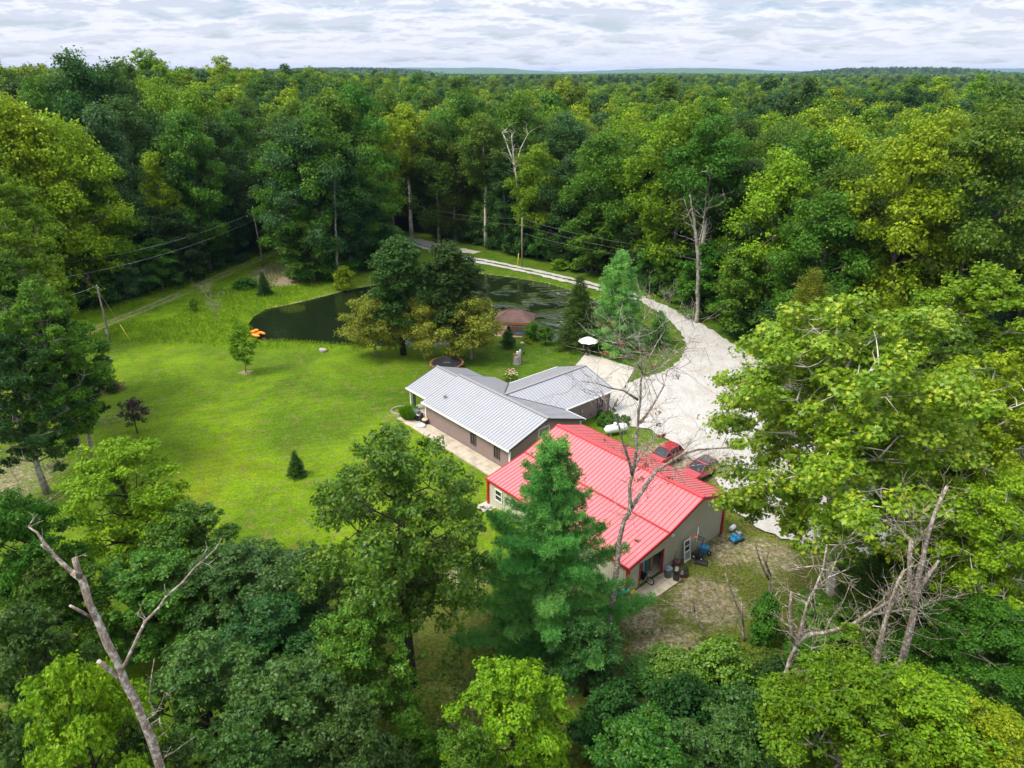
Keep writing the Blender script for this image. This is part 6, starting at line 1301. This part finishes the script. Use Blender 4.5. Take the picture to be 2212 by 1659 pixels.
# dirt bike in the doorway
p = GLW(-.15, dj + 1.95, .06); t = thing('dirt_bike', 'black motorcycle with a cream-rimmed front wheel poking out of the garage', 'motorcycle', p, GT + math.pi + .25)
def ring(m, c, R, r_, n=28): m.tube([Vector(c) + Vector((math.cos(2 * math.pi * k / n) * R, 0, math.sin(2 * math.pi * k / n) * R)) for k in range(n + 1)], r_, 7)
for x, nm in ((.15, 'front'), (-1.25, 'rear')):
    w = thing_part('wheel', t); m = MB(); ring(m, (x, 0, .34), .30, .05); m.build('tyre', M['rubber'], w); m = MB(); ring(m, (x, 0, .34), .24, .022)
    for k in range(8): a = math.pi * k / 4; m.tube([(x, 0, .34), (x + math.cos(a) * .24, 0, .34 + math.sin(a) * .24)], .006, 3)
    m.build('rim', M['tan'] if False else plain('cream_rim', (.72, .62, .42), .5), w)
m = MB(); m.tube([(.15, .06, .34), (-.12, .05, .95)], .028, 6); m.tube([(.15, -.06, .34), (-.12, -.05, .95)], .028, 6); m.build('fork', M['steel'], t); m = MB(); m.tube([(-.15, -.38, 1.08), (-.12, 0, 1.0), (-.15, .38, 1.08)], .018, 5); m.build('handlebar', M['black'], t)
m = MB(); m.box((-.45, 0, .78), (.5, .24, .22)); m.box((-.55, 0, .45), (.4, .3, .35)); m.tube([(-.12, 0, .9), (-.6, 0, .5), (-1.25, 0, .34)], .035, 6); m.build('body', M['black'], t, None, .03); m = MB(); m.box((-.95, 0, .84), (.6, .22, .09)); m.build('seat', M['black'], t)
m = MB(); m.box((.12, 0, .70), (.5, .13, .03), 0, 1, 0, -.15); m.build('fender', M['black'], t)
# boards and rolls standing inside the doorway
for dv, hh, cc, lb in ((.45, 2.0, (.30, .16, .06), 'brown cardboard roll standing just inside the garage door'), (.8, 1.9, (.05, .22, .25), 'teal plastic sheet propped inside the garage door'), (1.15, 1.7, (.3, .34, .40), 'grey-blue board propped inside the garage door')):
    p = GLW(.75 + dv * .3, dj + dv, .06); m = MB()
    if 'roll' in lb: m.lathe([(.14, 0), (.14, hh), (.11, hh), (.11, 0)], n=14)
    else: m.box((0, 0, hh / 2), (.06, .34, hh), 0, 1, 0, .05)
    tag(m.build('stored_roll' if 'roll' in lb else 'stored_sheet', plain('stored', cc, .8), None, p), lb, 'roll' if 'roll' in lb else 'board').rotation_euler = (0, 0, GT)
# camp chair, yellow bowl
p = G(*z5p(450, 1060)); t = thing('lounge_chair', 'turquoise reclining chair with white arms beside the red corner post', 'chair', (p.x, p.y, 0), GT + 2.2)
m = MB(); m.slab([(-.28, -.75, .35), (.28, -.75, .35), (.28, .05, .32), (-.28, .05, .32)][::-1], (0, 0, -.03)); m.build('seat', M['teal'], t); m = MB(); m.slab([(-.28, .07, .42), (.28, .07, .42), (.28, .62, .92), (-.28, .62, .92)][::-1], (0, 0, -.03)); m.build('backrest', M['teal'], t)
for s in (-1, 1):
    m = MB(); m.tube([(s * .31, -.4, .42), (s * .31, -.35, .52), (s * .31, .2, .55)], .028, 6); m.build('armrest', M['white'], t)
    m = MB(); m.tube([(s * .30, -.75, .0), (s * .30, -.65, .42)], .018, 5); m.tube([(s * .30, .25, .0), (s * .30, .1, .42)], .018, 5); m.build('leg', M['white'], t)
p = G(*z5p(655, 1015)); t = thing('yellow_bowl', 'yellow round basin at the foot of the red corner post', 'basin', (p.x, p.y, .05)); m = MB(); m.lathe([(.01, 0), (.20, .0), (.30, .22), (.27, .22), (.18, .03), (.01, .03)], n=20); m.build('basin', M['yellow'], t)
p = G(*z5p(575, 1200)); t = thing('black_bag', 'dark sack slumped below the turquoise chair', 'sack', (p.x, p.y, 0)); m = MB(); m.lathe([(.01, 0), (.32, .02), (.38, .2), (.28, .42), (.1, .5), (.01, .5)], n=12, sx=1.1, sy=.8); m.build('sack', M['black'], t)
# blue toy vehicle and white jug at the garage corner
p = G(*z4p(1540, 900)); t = thing('toy_car', 'bright blue plastic ride-on toy half hidden by leaves at the garage corner', 'ride-on toy', (p.x, p.y, .02), .5)
m = MB(); m.box((0, 0, .30), (1.25, .62, .30), 0, .85); m.build('body', M['skyblue'], t, None, .08); m = MB(); m.box((.32, 0, .62), (.42, .5, .34), 0, .7); m.build('hood', M['grey'], t, None, .05)
m = MB(); m.box((-.38, 0, .62), (.12, .5, .4)); m.build('seat', M['skyblue'], t, None, .04); m = MB(); m.box((.1, 0, .74), (.04, .5, .3), 0, 1, 0, -.4); m.build('windshield', M['palefab'], t)
for x in (-.42, .42):
    for s in (-1, 1): m = MB(); m.lathe([(.01, -.06), (.16, -.06), (.17, 0), (.16, .06), (.01, .06)], n=14); m.v = [(a + x, c_ + s * .32, b_ + .16) for a, b_, c_ in m.v]; m.build('wheel', M['rubber'], t)
p = G(*z4p(1450, 660)); t = thing('white_drum', 'small white drum lying by the garage\'s back corner', 'drum', (p.x, p.y, .22), .8); m = MB(); m.lathe([(.01, -.36), (.19, -.35), (.22, -.28), (.22, .28), (.19, .35), (.01, .36)], n=16); m.v = [(z_, y, x) for x, y, z_ in m.v]; m.build('drum', M['white'], t)
# ------------------------------------------------------------------ haze: the air itself
m = MB(); m.box((0, 7000, 57.5), (24000, 15000, 125))
hz = bpy.data.materials.new('haze_air'); hz.use_nodes = True; hz.node_tree.nodes.clear(); n = N(hz.node_tree); o_ = n.a('ShaderNodeOutputMaterial'); v_ = n.a('ShaderNodeVolumePrincipled')
v_.inputs['Color'].default_value = (.38, .58, 1, 1); v_.inputs['Density'].default_value = .00004; v_.inputs['Anisotropy'].default_value = .0; n.L(v_.outputs[0], o_.inputs['Volume'])
tag(m.build('haze', hz), kind='stuff')
